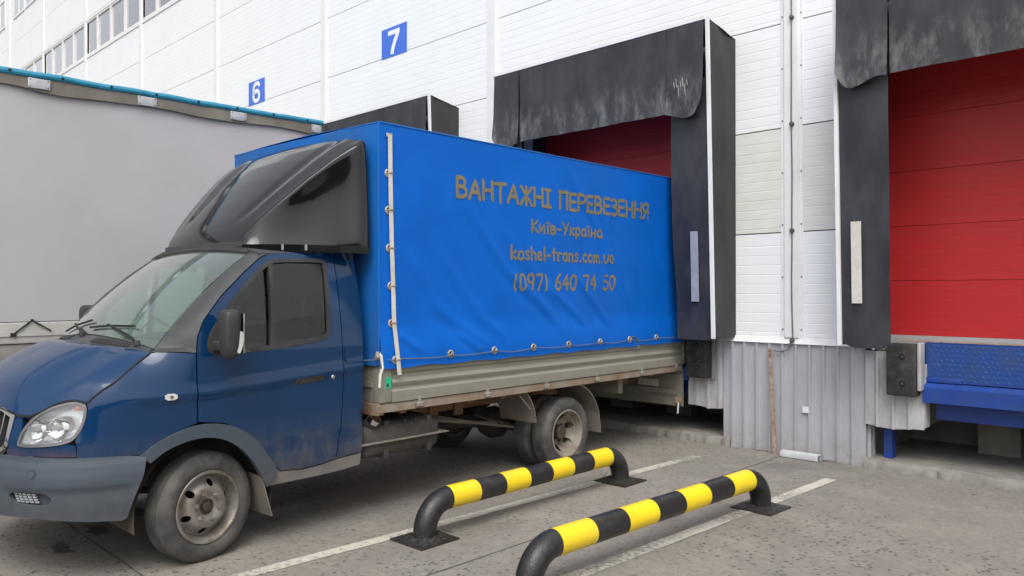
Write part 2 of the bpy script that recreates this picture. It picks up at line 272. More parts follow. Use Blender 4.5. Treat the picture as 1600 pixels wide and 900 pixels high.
# ------------------------------------------------------------------ mesh helpers
def link(o, parent=None):
    COL.objects.link(o)
    if parent is not None: o.parent = parent
    return o
def mesh_obj(name, verts, faces, material, parent=None, angle=35):
    me = bpy.data.meshes.new(name); me.from_pydata([tuple(v) for v in verts], [], faces); me.validate()
    bm = bmesh.new(); bm.from_mesh(me); bmesh.ops.recalc_face_normals(bm, faces=bm.faces); bm.to_mesh(me); bm.free()
    if angle is not None:
        me.polygons.foreach_set('use_smooth', [True] * len(me.polygons)); me.set_sharp_from_angle(angle=R(angle))
    me.materials.append(M[material])
    return link(bpy.data.objects.new(name, me), parent)
class MB:
    def __init__(s): s.v = []; s.f = []
    def add(s, v, f):
        n = len(s.v); s.v += [tuple(p) for p in v]; s.f += [tuple(i + n for i in q) for q in f]; return s
    def box(s, x0, x1, y0, y1, z0, z1, bev=0, mtx=None):
        x0, x1 = min(x0, x1), max(x0, x1); y0, y1 = min(y0, y1), max(y0, y1); z0, z1 = min(z0, z1), max(z0, z1)
        if not bev:
            v = [(x, y, z) for z in (z0, z1) for y in (y0, y1) for x in (x0, x1)]
            f = [(0, 2, 3, 1), (4, 5, 7, 6), (0, 1, 5, 4), (2, 6, 7, 3), (0, 4, 6, 2), (1, 3, 7, 5)]
        else:
            bm = bmesh.new(); bmesh.ops.create_cube(bm, size=1)
            for q in bm.verts: q.co = Vector(((x0 + x1) / 2 + q.co.x * (x1 - x0), (y0 + y1) / 2 + q.co.y * (y1 - y0), (z0 + z1) / 2 + q.co.z * (z1 - z0)))
            bmesh.ops.bevel(bm, geom=list(bm.edges), offset=bev, segments=3, profile=.5, affect='EDGES')
            bm.verts.index_update(); v = [q.co.copy() for q in bm.verts]; f = [[q.index for q in p.verts] for p in bm.faces]; bm.free()
        if mtx is not None: v = [mtx @ Vector(p) for p in v]
        return s.add(v, f)
    def tube(s, pts, r, seg=12, caps=True, rs=None):
        pts = [Vector(p) for p in pts]; v = []; f = []; up = None
        for i, p in enumerate(pts):
            t = (pts[min(i + 1, len(pts) - 1)] - pts[max(i - 1, 0)]).normalized()
            if up is None:
                up = Vector((0, 0, 1)) if abs(t.z) < .9 else Vector((1, 0, 0))
            a = t.cross(up).normalized(); b = a.cross(t).normalized(); up = b
            rr = rs[i] if rs else r
            for k in range(seg):
                q = 2 * math.pi * k / seg; v.append(p + a * math.cos(q) * rr + b * math.sin(q) * rr)
        for i in range(len(pts) - 1):
            for k in range(seg): f.append((i * seg + k, i * seg + (k + 1) % seg, (i + 1) * seg + (k + 1) % seg, (i + 1) * seg + k))
        if caps: f.append(tuple(range(seg))[::-1]); f.append(tuple((len(pts) - 1) * seg + k for k in range(seg)))
        return s.add(v, f)
    def lathe(s, prof, seg=48, axis='x', c=(0, 0, 0), closed=False):
        """prof: (axial, radius) pairs turned round an axis through c"""
        v = []; f = []; n = len(prof)
        for k in range(seg):
            q = 2 * math.pi * k / seg
            for a, r in prof:
                u, w = r * math.cos(q), r * math.sin(q)
                p = (a, u, w) if axis == 'x' else ((u, a, w) if axis == 'y' else (u, w, a))
                v.append((p[0] + c[0], p[1] + c[1], p[2] + c[2]))
        for k in range(seg):
            for i in range(n - 1 if not closed else n):
                j = (i + 1) % n; f.append((k * n + i, k * n + j, ((k + 1) % seg) * n + j, ((k + 1) % seg) * n + i))
        return s.add(v, f)
    def prism(s, poly, axis, a0, a1):
        """poly: 2D outline, extruded along axis ('x': poly is (y,z); 'y': (x,z); 'z': (x,y))"""
        def P(p, a): return (a, p[0], p[1]) if axis == 'x' else ((p[0], a, p[1]) if axis == 'y' else (p[0], p[1], a))
        n = len(poly); v = [P(p, a0) for p in poly] + [P(p, a1) for p in poly]
        f = [tuple(range(n)), tuple(range(2 * n - 1, n - 1, -1))] + [(i, (i + 1) % n, n + (i + 1) % n, n + i) for i in range(n)]
        return s.add(v, f)
    def build(s, name, material, parent=None, angle=35): return mesh_obj(name, s.v, s.f, material, parent, angle)
def grid_faces(nu, nv): return [(i * nv + j, (i + 1) * nv + j, (i + 1) * nv + j + 1, i * nv + j + 1) for i in range(nu - 1) for j in range(nv - 1)]
def solid_grid(P, nu, nv, off):
    """closed sheet: P(i,j) front surface, off = vector added for the back surface"""
    v = [Vector(P(i, j)) for i in range(nu) for j in range(nv)]; n = len(v)
    if callable(off): b = [v[i * nv + j] + Vector(off(i, j)) for i in range(nu) for j in range(nv)]
    else: b = [p + Vector(off) for p in v]
    f = grid_faces(nu, nv); g = [tuple(i + n for i in q[::-1]) for q in f]
    rim = [(i, 0) for i in range(nu)] + [(nu - 1, j) for j in range(1, nv)] + [(i, nv - 1) for i in range(nu - 2, -1, -1)] + [(0, j) for j in range(nv - 2, 0, -1)]
    r = [i * nv + j for i, j in rim]; k = len(r)
    e = [(r[i], r[(i + 1) % k], r[(i + 1) % k] + n, r[i] + n) for i in range(k)]
    return v + b, f + g + e
def tag(o, label=None, category=None, group=None, kind=None):
    if label: o['label'] = label
    if category: o['category'] = category
    if group: o['group'] = group
    if kind: o['kind'] = kind
    return o
def empty(name, loc=(0, 0, 0), rz=0, parent=None):
    o = bpy.data.objects.new(name, None); o.location = loc; o.rotation_euler = (0, 0, rz); o.empty_display_size = .2
    return link(o, parent)
def copy_obj(o, parent=None, loc=None):
    c = o.copy(); link(c); c.parent = parent
    if loc is not None: c.location = loc
    return c
def chaikin(p, it=2, closed=True):
    for _ in range(it):
        q = []
        n = len(p)
        for i in range(n if closed else n - 1):
            a, b = p[i], p[(i + 1) % n]
            q += [(a[0] * .75 + b[0] * .25, a[1] * .75 + b[1] * .25), (a[0] * .25 + b[0] * .75, a[1] * .25 + b[1] * .75)]
        if not closed: q = [p[0]] + q + [p[-1]]
        p = q
    return p
def densify(poly, d=.03):
    o = []
    for a, b in zip(poly, poly[1:] + poly[:1]):
        n = max(1, int(math.dist(a, b) / d + .5))
        o += [(a[0] + (b[0] - a[0]) * k / n, a[1] + (b[1] - a[1]) * k / n) for k in range(n)]
    return o
def inside(p, poly):
    c = False; x, y = p
    for (x0, y0), (x1, y1) in zip(poly, poly[1:] + poly[:1]):
        if (y0 > y) != (y1 > y) and x < (x1 - x0) * (y - y0) / (y1 - y0) + x0: c = not c
    return c
def fill(poly, holes=(), d=.04):
    """triangles of a 2D outline with holes, with inner grid points so that it can be bent; returns verts, tris, loops"""
    loops = [densify(poly, d)] + [densify(h, d) for h in holes]
    pts = []; edges = []; rings = []
    for l in loops:
        n = len(pts); pts += l; rings.append(list(range(n, n + len(l)))); edges += [(n + i, n + (i + 1) % len(l)) for i in range(len(l))]
    xs = [p[0] for p in poly]; ys = [p[1] for p in poly]
    def near(p): return any((p[0] - q[0]) ** 2 + (p[1] - q[1]) ** 2 < (d * .55) ** 2 for l in loops for q in l)
    x = min(xs) + d / 2
    while x < max(xs):
        y = min(ys) + d / 2
        while y < max(ys):
            p = (x, y)
            if inside(p, loops[0]) and not any(inside(p, h) for h in loops[1:]) and not near(p): pts.append(p)
            y += d
        x += d
    r = delaunay_2d_cdt([Vector(p) for p in pts], edges, [], 0, 1e-6)
    vo, fo, orig = r[0], r[2], r[3]
    mp = {}
    for i, os_ in enumerate(orig):
        for q in os_: mp[q] = i
    tri = []
    for t in fo:
        c = (sum(vo[i][0] for i in t) / 3, sum(vo[i][1] for i in t) / 3)
        if inside(c, loops[0]) and not any(inside(c, h) for h in loops[1:]): tri.append(tuple(t))
    return [tuple(p) for p in vo], tri, [[mp[i] for i in rg] for rg in rings]
def panel(name, poly, fn, material, parent, holes=(), d=.04, off=0.0, thick=.02, flip=False, angle=35):
    """a sheet part: 2D outline mapped by fn(a, b, off), with real thickness"""
    pv, tri, rings = fill(poly, holes, d)
    v = [fn(a, b, off) for a, b in pv]; n = len(v)
    f = list(tri)
    if thick:
        v += [fn(a, b, off - thick) for a, b in pv]; f += [tuple(i + n for i in t[::-1]) for t in tri]
        for rg in rings:
            k = len(rg); f += [(rg[i], rg[(i + 1) % k], rg[(i + 1) % k] + n, rg[i] + n) for i in range(k)]
    if flip: v = [(-p[0], p[1], p[2]) for p in v]
    return mesh_obj(name, v, f, material, parent, angle)
def stroke_polys(line, w, cap=6):
    """outline rectangles and round joints of a pen stroke"""
    out = []
    for a, b in zip(line, line[1:]):
        dx, dy = b[0] - a[0], b[1] - a[1]; l = math.hypot(dx, dy) or 1e-6; nx, ny = -dy / l * w / 2, dx / l * w / 2
        n = max(1, int(l / .05)); 
        for k in range(n):
            p = (a[0] + dx * k / n, a[1] + dy * k / n); q = (a[0] + dx * (k + 1) / n, a[1] + dy * (k + 1) / n)
            out.append([(p[0] + nx, p[1] + ny), (p[0] - nx, p[1] - ny), (q[0] - nx, q[1] - ny), (q[0] + nx, q[1] + ny)])
    return out

# ------------------------------------------------------------------ ground
mesh_obj('ground', [(-400, -400, 0), (400, -400, 0), (400, 400, 0), (-400, 400, 0)], [(0, 1, 2, 3)], 'ground', None, None)['kind'] = 'structure'
M['added_hills'] = mat('dark_reflection_hills', (.05, .065, .035), .95, var=(.03, .04, .022), vscale=.12, bump=1, bscale=.6)  # unseen ring behind the camera, added to darken reflections along the horizon
n = 150
v = []
for i in range(n + 1):
    a = R(182 + 176 * i / n); h = 8 + 5 * noise.noise(Vector((a * 3, 0, 1))) + 2.2 * noise.noise(Vector((a * 17, 0, 2))) + 1.2 * noise.noise(Vector((a * 60, 0, 5)))
    for rr, z in ((62, -.1), (64, h * .8), (70, h), (90, h * 1.15), (110, -.1)): v.append((-5 + rr * math.cos(a), rr * math.sin(a), z))
mesh_obj('added_hills', v, grid_faces(n + 1, 5), 'added_hills', None, None)['kind'] = 'structure'
def strip(name, a, b, w, z, material, n=30, wob=.0):
    a, b = Vector((*a, z)), Vector((*b, z)); t = (b - a).normalized(); s = Vector((-t.y, t.x, 0)); v = []; f = []
    for i in range(n + 1):
        p = a + (b - a) * i / n
        for k in (-1, 1): v.append(p + s * k * (w / 2 + wob * random.uniform(-1, 1)))
    for i in range(n): f.append((2 * i, 2 * i + 1, 2 * i + 3, 2 * i + 2))
    return mesh_obj(name, v, f, material, None, None)
tag(strip('road_marking', (-4.44, -1.0), (-4.325, 6.95), .105, .004, 'line', 60, .003), kind='structure')
tag(strip('road_marking', (-3.035, 2.6), (-2.96, 6.93), .105, .004, 'line', 60, .003), kind='structure')
M['sealant'] = mat('joint_sealant', (.06, .056, .05), .9)
for a, b in (((-14, 1.78), (-4.3, 1.745)), ((-4.3, 1.745), (6, 1.70)), ((-3.50, -3), (-3.66, 4.0)), ((-3.66, 4.0), (-3.73, 7.62))):
    tag(strip('pavement_joint', a, b, .009, .0025, 'sealant', 60, .003), kind='structure')

# ------------------------------------------------------------------ warehouse
YW = 7.66
BAY = 4.38; C0 = -3.665
PIL = [C0 - BAY * k for k in range(-2, 9)]            # pilaster centres, right to left
ROW = [1.19 + 1.066 * i for i in range(12)]
wh_ = tag(empty('warehouse', (-14, YW, 0)), 'long white warehouse wall of horizontal ribbed steel panels with loading docks', 'building')
def wpart(mb, name, material, parent=None, angle=35):
    o = mb.build(name, material, wh_ if parent is None else parent, angle)
    if parent is None: o.matrix_parent_inverse = Matrix.Translation((14, -YW, 0))
    return o
panel_cache = {}
def wall_panel(x0, x1, z0, z1, material):
    """sandwich panel with fine pressed grooves; alike panels share their mesh"""
    key = (round(x1 - x0, 3), round(z1 - z0, 3), material)
    if key not in panel_cache:
        w, h = x1 - x0 , z1 - z0; g = .006; prof = [(g, .03), (g, .0)]
        z = .045
        while z < h - .05:
            prof += [(z - .006, 0), (z - .002, .0019), (z + .002, .0019), (z + .006, 0)]; z += .0985
        prof += [(h - g, 0), (h - g, .03)]
        v = [(x, y, zz) for x in (0.003, w - .003) for zz, y in prof]; n = len(prof)
        f = [(i, i + 1, n + i + 1, n + i) for i in range(n - 1)] + [tuple(range(n)), tuple(range(2 * n - 1, n - 1, -1))]
        me = bpy.data.meshes.new('panel'); me.from_pydata(v, [], f)
        bm = bmesh.new(); bm.from_mesh(me); bmesh.ops.recalc_face_normals(bm, faces=bm.faces); bm.to_mesh(me); bm.free()
        me.materials.append(M[material]); panel_cache[key] = me
    o = link(bpy.data.objects.new('panel', panel_cache[key]), wh_); o.location = (x0 + 14, 0, z0); return o
DOCKS = [-1.43, -5.87, -10.35]
win_x0, win_x1 = -33.3, -12.6
for k in range(len(PIL) - 1):
    xr, xl = PIL[k] - .10, PIL[k + 1] + .10
    dock = next((d for d in DOCKS if xl < d < xr), None)
    for i in range(11):
        z0, z1 = ROW[i], ROW[i + 1]
        m = 'white_warm' if i == 1 and k < 3 else 'white'
        if dock is not None and i < 3:
            wall_panel(xl, dock - 1.42, z0, z1, m); wall_panel(dock + 1.42, xr, z0, z1, m)
        elif i == 7 - 0 and k >= 4 and k <= 8 and xl > -38:      # row of the window band
            wall_panel(xl, xr, ROW[7] + 1.05, ROW[8], m) if False else None
        else: wall_panel(xl, xr, z0, z1, m)
# pilaster covers, with a raised middle and screw heads
pil_proto = None
for k, x in enumerate(PIL):
    prof = [(-.115, .002), (-.115, -.010), (-.083, -.010), (-.070, -.030), (.070, -.030), (.083, -.010), (.115, -.010), (.115, .002)]
    mb = MB(); v = [(px, py, z) for z in (1.19, 12.9) for px, py in prof]; n = len(prof)
    if pil_proto is None:
        mb.add(v, [tuple(range(n)), tuple(range(2 * n - 1, n - 1, -1))] + [(i, (i + 1) % n, n + (i + 1) % n, n + i) for i in range(n)])
        pil_proto = mb.build('pilaster', 'white_trim', wh_); pil_proto.location = (x + 14, 0, 0)
        s_ = MB()
        s_.lathe([(-.0145, 0), (-.0145, .007), (-.010, .009)], 8, 'y')
        screw = s_.build('screw', 'joint', pil_proto); screw.location = (.099, 0, 1.6); cur = pil_proto
    else:
        cur = copy_obj(pil_proto, wh_, (x + 14, 0, 0))
    if 1 <= k <= 4:
        for zz in range(7 if k < 3 else 5):
            for sx in (-1, 1): copy_obj(screw, cur, (sx * .099, 0, 1.27 + zz * .53))
# solid wall behind the panels
mb = MB()
for k in range(len(PIL) - 1):
    xr, xl = PIL[k], PIL[k + 1]; dock = next((d for d in DOCKS if xl < d < xr), None)
    if dock is None: mb.box(xl, xr, YW + .032, YW + .2, 1.1, 8.62)
    else:
        mb.box(xl, dock - 1.40, YW + .032, YW + .2, 1.1, 8.62); mb.box(dock + 1.40, xr, YW + .032, YW + .2, 1.1, 8.62); mb.box(dock - 1.40, dock + 1.40, YW + .032, YW + .2, 3.75, 8.62)
mb.box(PIL[-1], PIL[0], YW + .032, YW + .2, 9.62, 12.95)
wpart(mb, 'backing_wall', 'joint')
# bottom flashing
for k in range(len(PIL) - 1):
    xr, xl = PIL[k] , PIL[k + 1]; dock = next((d for d in DOCKS if xl < d < xr), None)
    for a, b in ([(xl, dock - 1.40), (dock + 1.40, xr)] if dock is not None else [(xl, xr)]):
        mb = MB().prism([(YW + .01, 1.196), (YW - .014, 1.188), (YW - .03, 1.135), (YW - .036, 1.128), (YW + .01, 1.128)], 'x', a + .001, b - .001); wpart(mb, 'base_flashing', 'white_trim')
# window band high on the wall, one window per pane
zb, zt = ROW[7] - .06, ROW[8] - .10
mull = [-33.3 + i * 1.095 for i in range(0, 20)]
mb = MB(); mb.box(win_x0, win_x1, YW - .02, YW + .10, zb - .07, zb); mb.box(win_x0, win_x1, YW - .02, YW + .10, zt, zt + .07); wpart(mb, 'window_band_frame', 'white_trim')
wproto = None
for a, b in zip(mull, mull[1:]):
    if wproto is None:
        w = b - a; q = MB(); t = .06
        q.box(0, t, -.012, .06, 0, zt - zb); q.box(w - t + .004, w - .002, -.012, .06, 0, zt - zb); q.box(t, w - t, -.008, .06, 0, .05); q.box(t, w - t, -.008, .06, zt - zb - .05, zt - zb)
        wproto = q.build('window', 'white_trim', wh_); wproto.location = (a + 14, 0, zb)
        q = MB(); q.box(t, w - t, .028, .034, .05, zt - zb - .05); pane_p = q.build('pane', 'building_glass', wproto)
    else:
        c = copy_obj(wproto, wh_, (a + 14, 0, zb)); copy_obj(pane_p, c)
mb = MB(); mb.box(-36, win_x1, YW + .5, YW + .55, 8.4, 9.7); wpart(mb, 'dark_room_sheet', 'room')  # dark sheet behind the panes, standing in for the unlit room
for k in range(4, 9):          # plain wall above and beside the band
    xr, xl = PIL[k] - .1, PIL[k + 1] + .1
    if xr < win_x0: wall_panel(xl, xr, ROW[7], ROW[8], 'white')
for x0, x1 in ((-36.4, -35.0), (-33.7, -32.3), (-32.1, -30.6)):
    q = MB(); q.box(x0 - .05, x1 + .05, YW - .03, YW + .02, 11.68, 11.76); q.box(x0 - .05, x0, YW - .03, YW + .02, 11.76, 12.7); q.box(x1, x1 + .05, YW - .03, YW + .02, 11.76, 12.7); q.box((x0 + x1) / 2 - .03, (x0 + x1) / 2 + .03, YW - .028, YW + .02, 11.76, 12.7); q.box(x0 - .05, x1 + .05, YW - .03, YW + .02, 12.7, 12.76)
    f = wpart(q, 'window', 'white_trim'); q = MB(); q.box(x0, x1, YW - .012, YW - .006, 11.76, 12.7); p = q.build('pane', 'building_glass', f)

# red sectional doors with their panels
def dock_door(dx):
    mb = MB(); mb.box(dx - 1.42, dx + 1.42, YW + .20, YW + .24, 1.20, 1.245)
    seal = wpart(mb, 'door', 'door_seal')
    z = 1.245; h = .5115
    for i in range(6):
        g = .0022; n = 9
        prof = [(z + g, .03), (z + g, 0)]
        for q in range(1, n):
            zz = z + g + (h - 2 * g) * q / n; prof += [(zz - .003, 0), (zz, .0002), (zz + .003, 0)]
        prof += [(z + h - g, 0), (z + h - g, .03)]
        k = len(prof); v = [(x, YW + .215 + y, zz) for x in (dx - 1.42, dx + 1.42) for zz, y in prof]
        m2 = MB(); m2.add(v, [(j, j + 1, k + j + 1, k + j) for j in range(k - 1)] + [tuple(range(k)), tuple(range(2 * k - 1, k - 1, -1))])
        o = m2.build('door_panel', 'red', seal); z += h
    m2 = MB(); m2.box(dx - 1.42, dx + 1.42, YW + .25, YW + .27, 1.2, z); m2.build('door_backing', 'joint', seal)
    # jambs
    for s in (-1, 1):
        q = MB(); q.box(dx + s * 1.40, dx + s * 1.37, YW - .005, YW + .21, 1.2, 4.3); wpart(q, 'door_jamb', 'curtain')
for d in DOCKS[:3]: dock_door(d)

# corrugated plinth cladding between the docks
def corrugated(name, x0, x1, z0f, z1, y, material, parent=None, pitch=.141, depth=.024):
    """trapezoid steel sheet; z0f(x) gives the lower edge"""
    prof = []; x = x0
    while x < x1 - 1e-4:
        for dx, dy in ((0, 0), (.098, 0), (.104, depth), (.126, depth), (.132, 0.0)):
            if x + dx <= x1: prof.append((x + dx, dy))
        x += pitch
    prof.append((x1, 0))
    v = []
    for px, dy in prof:
        for z in (z0f(px), z1): v.append((px, y - dy, z))
    n = len(prof); f = [(2 * i, 2 * i + 2, 2 * i + 3, 2 * i + 1) for i in range(n - 1)]
    v += [(a, b + .003, c) for a, b, c in v[:]]; f += [tuple(i + 2 * n for i in q[::-1]) for q in f[:]]
    mb = MB(); mb.add(v, f); return wpart(mb, name, material, parent, None)
for k in (1, 2, 3):
    xc = PIL[k]
    corrugated('cladding_sheet', xc - .775, xc + .725, lambda x: .0 + .006 * math.sin(x * 9), 1.13, YW - .006, 'grey_sheet')
    corrugated('cladding_sheet', xc - 1.225, xc - .778, lambda x: .385 + .012 * math.sin(x * 14), 1.15, YW + .012, 'pale_sheet')
    corrugated('cladding_sheet', xc + .728, xc + 1.245, lambda x: .40 - .012 * math.sin(x * 11), 1.10, YW - .022, 'pale_sheet')
    q = MB(); q.box(xc + 1.247, xc + 1.252, YW - .02, YW + .10, .43, 1.0); wpart(q, 'cladding_return', 'pale_sheet')
    q = MB(); v = []
    corr = [(.0, 0), (.05, 0), (.056, .02), (.085, .02), (.09, 0), (.14, 0), (.146, .02), (.175, .02), (.18, 0), (.24, 0)]
    for y_, x_ in corr:
        for z in (.0, .385): v.append((xc + .727 + x_, YW + y_, z))
    q.add(v, [(2 * i, 2 * i + 2, 2 * i + 3, 2 * i + 1) for i in range(len(corr) - 1)]); wpart(q, 'cladding_return', 'grey_sheet', None, 20)
    q = MB(); q.box(xc - .76, xc + .71, YW + .03, YW + 1.3, 0, 1.12); wpart(q, 'plinth', 'concrete')
    for s in (-1, 1):
        q = MB(); q.box(xc + s * .71, xc + s * 1.20, YW + .03, YW + 1.3, .42, 1.12); wpart(q, 'plinth', 'concrete')
# pits under the levellers: raised concrete floor with a broken edge, rear wall
for d in DOCKS[:3]:
    n = 110; x0, x1 = d - 1.52, d + 1.52
    v = []; f = []
    for i in range(n + 1):
        x = x0 + (x1 - x0) * i / n; w = .03 * noise.noise(Vector((x * 4, 1, 0))) + .026 * noise.noise(Vector((x * 14, 4, 0))) + .014 * noise.noise(Vector((x * 40, 4, 0)))
        v += [(x, YW - .055 + w, -.02), (x, YW - .045 + w, .055 + w * .6), (x, YW - .02 + w, .085 + w * .5), (x, YW + .25, .095), (x, YW + 1.3, .10)]
    for i in range(n):
        for j in range(4): f.append((5 * i + j, 5 * i + j + 1, 5 * i + 5 + j + 1, 5 * i + 5 + j))
    q = MB(); q.add(v, f); wpart(q, 'pit_floor', 'concrete')
    q = MB(); q.box(d - 1.52, d + 1.52, YW + 1.28, YW + 1.4, 0, 1.2); q.box(d + .1, d + .45, YW + .9, YW + 1.27, .1, .6); q.box(d - .8, d - .45, YW + .9, YW + 1.27, .1, .6); wpart(q, 'pit_wall', 'concrete')
    q = MB(); q.box(d - 1.40, d + 1.40, YW + .3, YW + 1.3, 1.06, 1.16); wpart(q, 'dock_floor', 'concrete')

# dock shelters
def cloth(name, x0, x1, z0f, z1, yf, material, parent, nx=40, nz=30, thick=.006, xf=None):
    def P(i, j):
        u = i / (nx - 1); w = j / (nz - 1); x = x0 + (x1 - x0) * u; zb_ = z0f(u); z = z1 + (zb_ - z1) * w
        if xf: x = xf(u, w)
        return (x, yf(x, z, u, w), z)
    v, f = solid_grid(P, nx, nz, (0, thick, 0)); return mesh_obj(name, v, f, material, parent, 50)
def shelter(dx, label, seed, near=True):
    rd = random.Random(seed); s = tag(empty('dock_shelter', (dx, YW, 0)), label, 'dock shelter', 'fabric shelters round the loading docks')
    D0, D1 = -.56, -.45; zt_, zb_ = 4.45, 1.17; HW = 1.575
    ydepth = lambda z: D0 + (D1 - D0) * (zt_ - z) / (zt_ - zb_)
    for sg in (-1, 1):
        # side walls of fabric running back to the wall
        n1, n2 = 14, 40
        def P(i, j):
            u = i / (n1 - 1); z = zt_ - .01 - (zt_ - zb_ - .01) * j / (n2 - 1); y = ydepth(z) * (1 - u)
            drop = .10 * u * max(0, 1 - (zt_ - z) / .25)
            b = .020 * math.sin(math.pi * u) * (noise.noise(Vector((y * 3 + seed, z * 1.6, sg))) * 1.4 - .4)
            return (sg * (HW + .0 + b), y, z - drop)
        v, f = solid_grid(P, n1, n2, (-sg * .006, 0, 0)); mesh_obj('side_panel', v, f, 'side_fabric', s, 50)
        # white corner strip
        q = MB(); n = 10
        for i in range(n):
            z0 = zb_ + (zt_ - zb_) * i / n; z1 = zb_ + (zt_ - zb_) * (i + 1) / n; y0 = ydepth(z0) - .012; y1 = ydepth(z1) - .012
            a, b = sg * (HW - .022), sg * (HW + .012)
            q.add([(a, y0, z0), (b, y0, z0), (b, y0 + .03, z0), (a, y0 + .03, z0), (a, y1, z1), (b, y1, z1), (b, y1 + .03, z1), (a, y1 + .03, z1)], [(0, 1, 5, 4), (1, 2, 6, 5), (3, 0, 4, 7), (2, 3, 7, 6)] + ([(0, 3, 2, 1)] if i == 0 else []) + ([(4, 5, 6, 7)] if i == n - 1 else []))
        q.build('corner_strip', 'white_trim', s)
        # hanging side curtain
        xo, xi = sg * (HW - .025), sg * (HW - .025 - .43)
        bow = .09 if (sg == 1 and seed == 2) else .0
        def yf(x, z, u, w): return ydepth(z) + .012 + .018 * noise.noise(Vector((x * 3 + seed, z * 1.1, 7))) * u + .05 * u * max(0, w - .8) * (1 if seed == 1 else .2)
        def xf(u, w):
            e = -.035 * w if seed == 1 else (.10 * math.sin(math.pi * min(1, w * 1.2)) - .02)
            return xo + (xi - xo) * u * (1 + (-sg * e if False else e) * .9)
        cloth('side_curtain', xo, xi, lambda u: zb_ - .02 + (.045 * max(0, abs(u - .5) - .3) / .2 if seed == 1 else 0), 3.85, yf, 'curtain', s, 18, 50, .006, xf)
        # pale marker stripe on the curtain
        zA, zB = 1.55, 2.28
        q = MB(); xa = sg * (HW - .2 if seed != 1 else HW - .17); n = 10
        for i in range(n):
            z0 = zA + (zB - zA) * i / n; z1 = zA + (zB - zA) * (i + 1) / n
            g = [(x_, ydepth(zz) - .006 - .02, zz) for zz in (z0, z1) for x_ in (xa - .045, xa + .045)]
            g = [(p[0] , p[1] + .012 , p[2]) for p in g]
            bk = [(p[0], p[1] + .004, p[2]) for p in g]
            q.add(g + bk, [(0, 1, 3, 2), (4, 6, 7, 5), (0, 2, 6, 4), (1, 5, 7, 3)])
        q.build('marker_stripe', 'strap_white' if seed == 1 else 'alu', s)
    # roof sheet and white top edge
    def P(i, j):
        u = i / 29; w = j / 7; return ((-HW + 2 * HW * u), D0 * (1 - w), zt_ - .005 - .10 * w + .012 * noise.noise(Vector((u * 9, w * 3, seed))))
    v, f = solid_grid(P, 30, 8, (0, 0, -.006)); mesh_obj('roof_sheet', v, f, 'side_fabric', s, 50)
    q = MB(); q.box(-HW + .02, HW - .02, D0 - .026, D0 - .002, zt_ - .022, zt_ + .016); q.build('top_strip', 'white_trim', s)
    # header curtain in three flaps
    def hy(amp, ph):
        def yf(x, z, u, w): return ydepth(z) - .020 - .055 * w * w * .4 + amp * w * w * (.6 * noise.noise(Vector((x * 2.1 + ph, z * .6, seed))) + .25 * noise.noise(Vector((x * 8 + ph, z * 1.5, seed))))
        return yf
    jag = lambda base, amp, k: (lambda u: base + amp * noise.noise(Vector((u * 9 + k, seed, 0))) + amp * .5 * noise.noise(Vector((u * 31 + k, seed, 3))))
    e = HW - .47
    cloth('header_curtain', -e + .012, e - .012, jag(3.53, .004, 1), 4.42, hy(.055, 1), 'header', s, 90, 30)
    def flapz(u): return 3.485 + .03 * math.sin(u * 5 + seed) + (.13 * max(0, (u - .72) / .28) ** 2)
    for sg in (1, -1):
        def curl(x, z, u, w): return ydepth(z) - .024 - .030 * w - .01 * w - .06 * max(0, w - .55) ** 2 * (1 + math.sin(u * 6 + seed)) - .05 * max(0, u - .7) * w
        cloth('header_flap', sg * (e - .004), sg * (HW - .035), flapz, 4.42, curl, 'header', s, 20, 26)
    # frame behind the fabric
    q = MB()
    for sg in (-1, 1): q.box(sg * (HW - .09), sg * (HW - .06), D1 + .06, D1 + .09, zb_ + .05, zt_ - .06)
    q.box(-HW + .04, HW - .04, D0 + .02, D0 + .05, zt_ - .06, zt_ - .03); q.build('frame', 'alu', s)
    return s
shelter(DOCKS[0], 'black dock shelter at the right edge, around the red door with no truck', 1)
shelter(DOCKS[1], 'black dock shelter the blue truck is backed into', 2)
shelter(DOCKS[2], 'black dock shelter below the number 7, behind the truck', 3)
# scratch marks on a flap of the middle shelter
fl = [o for o in bpy.data.objects if o.name.startswith('header_flap') and o.parent and abs(o.parent.location.x - DOCKS[1]) < .01][0]
q = MB()
for a in range(7):
    x0 = 1.22 + a * .026; z0 = 3.83 + .04 * math.sin(a * 2.1); q.add([(x0, -.64, z0), (x0 + .005, -.64, z0), (x0 + .013, -.638, z0 - .06 - .03 * (a % 3)), (x0 + .009, -.638, z0 - .06 - .03 * (a % 3))], [(0, 1, 2, 3)])
q.build('scratch', 'strap_white', fl)['kind'] = 'stuff'

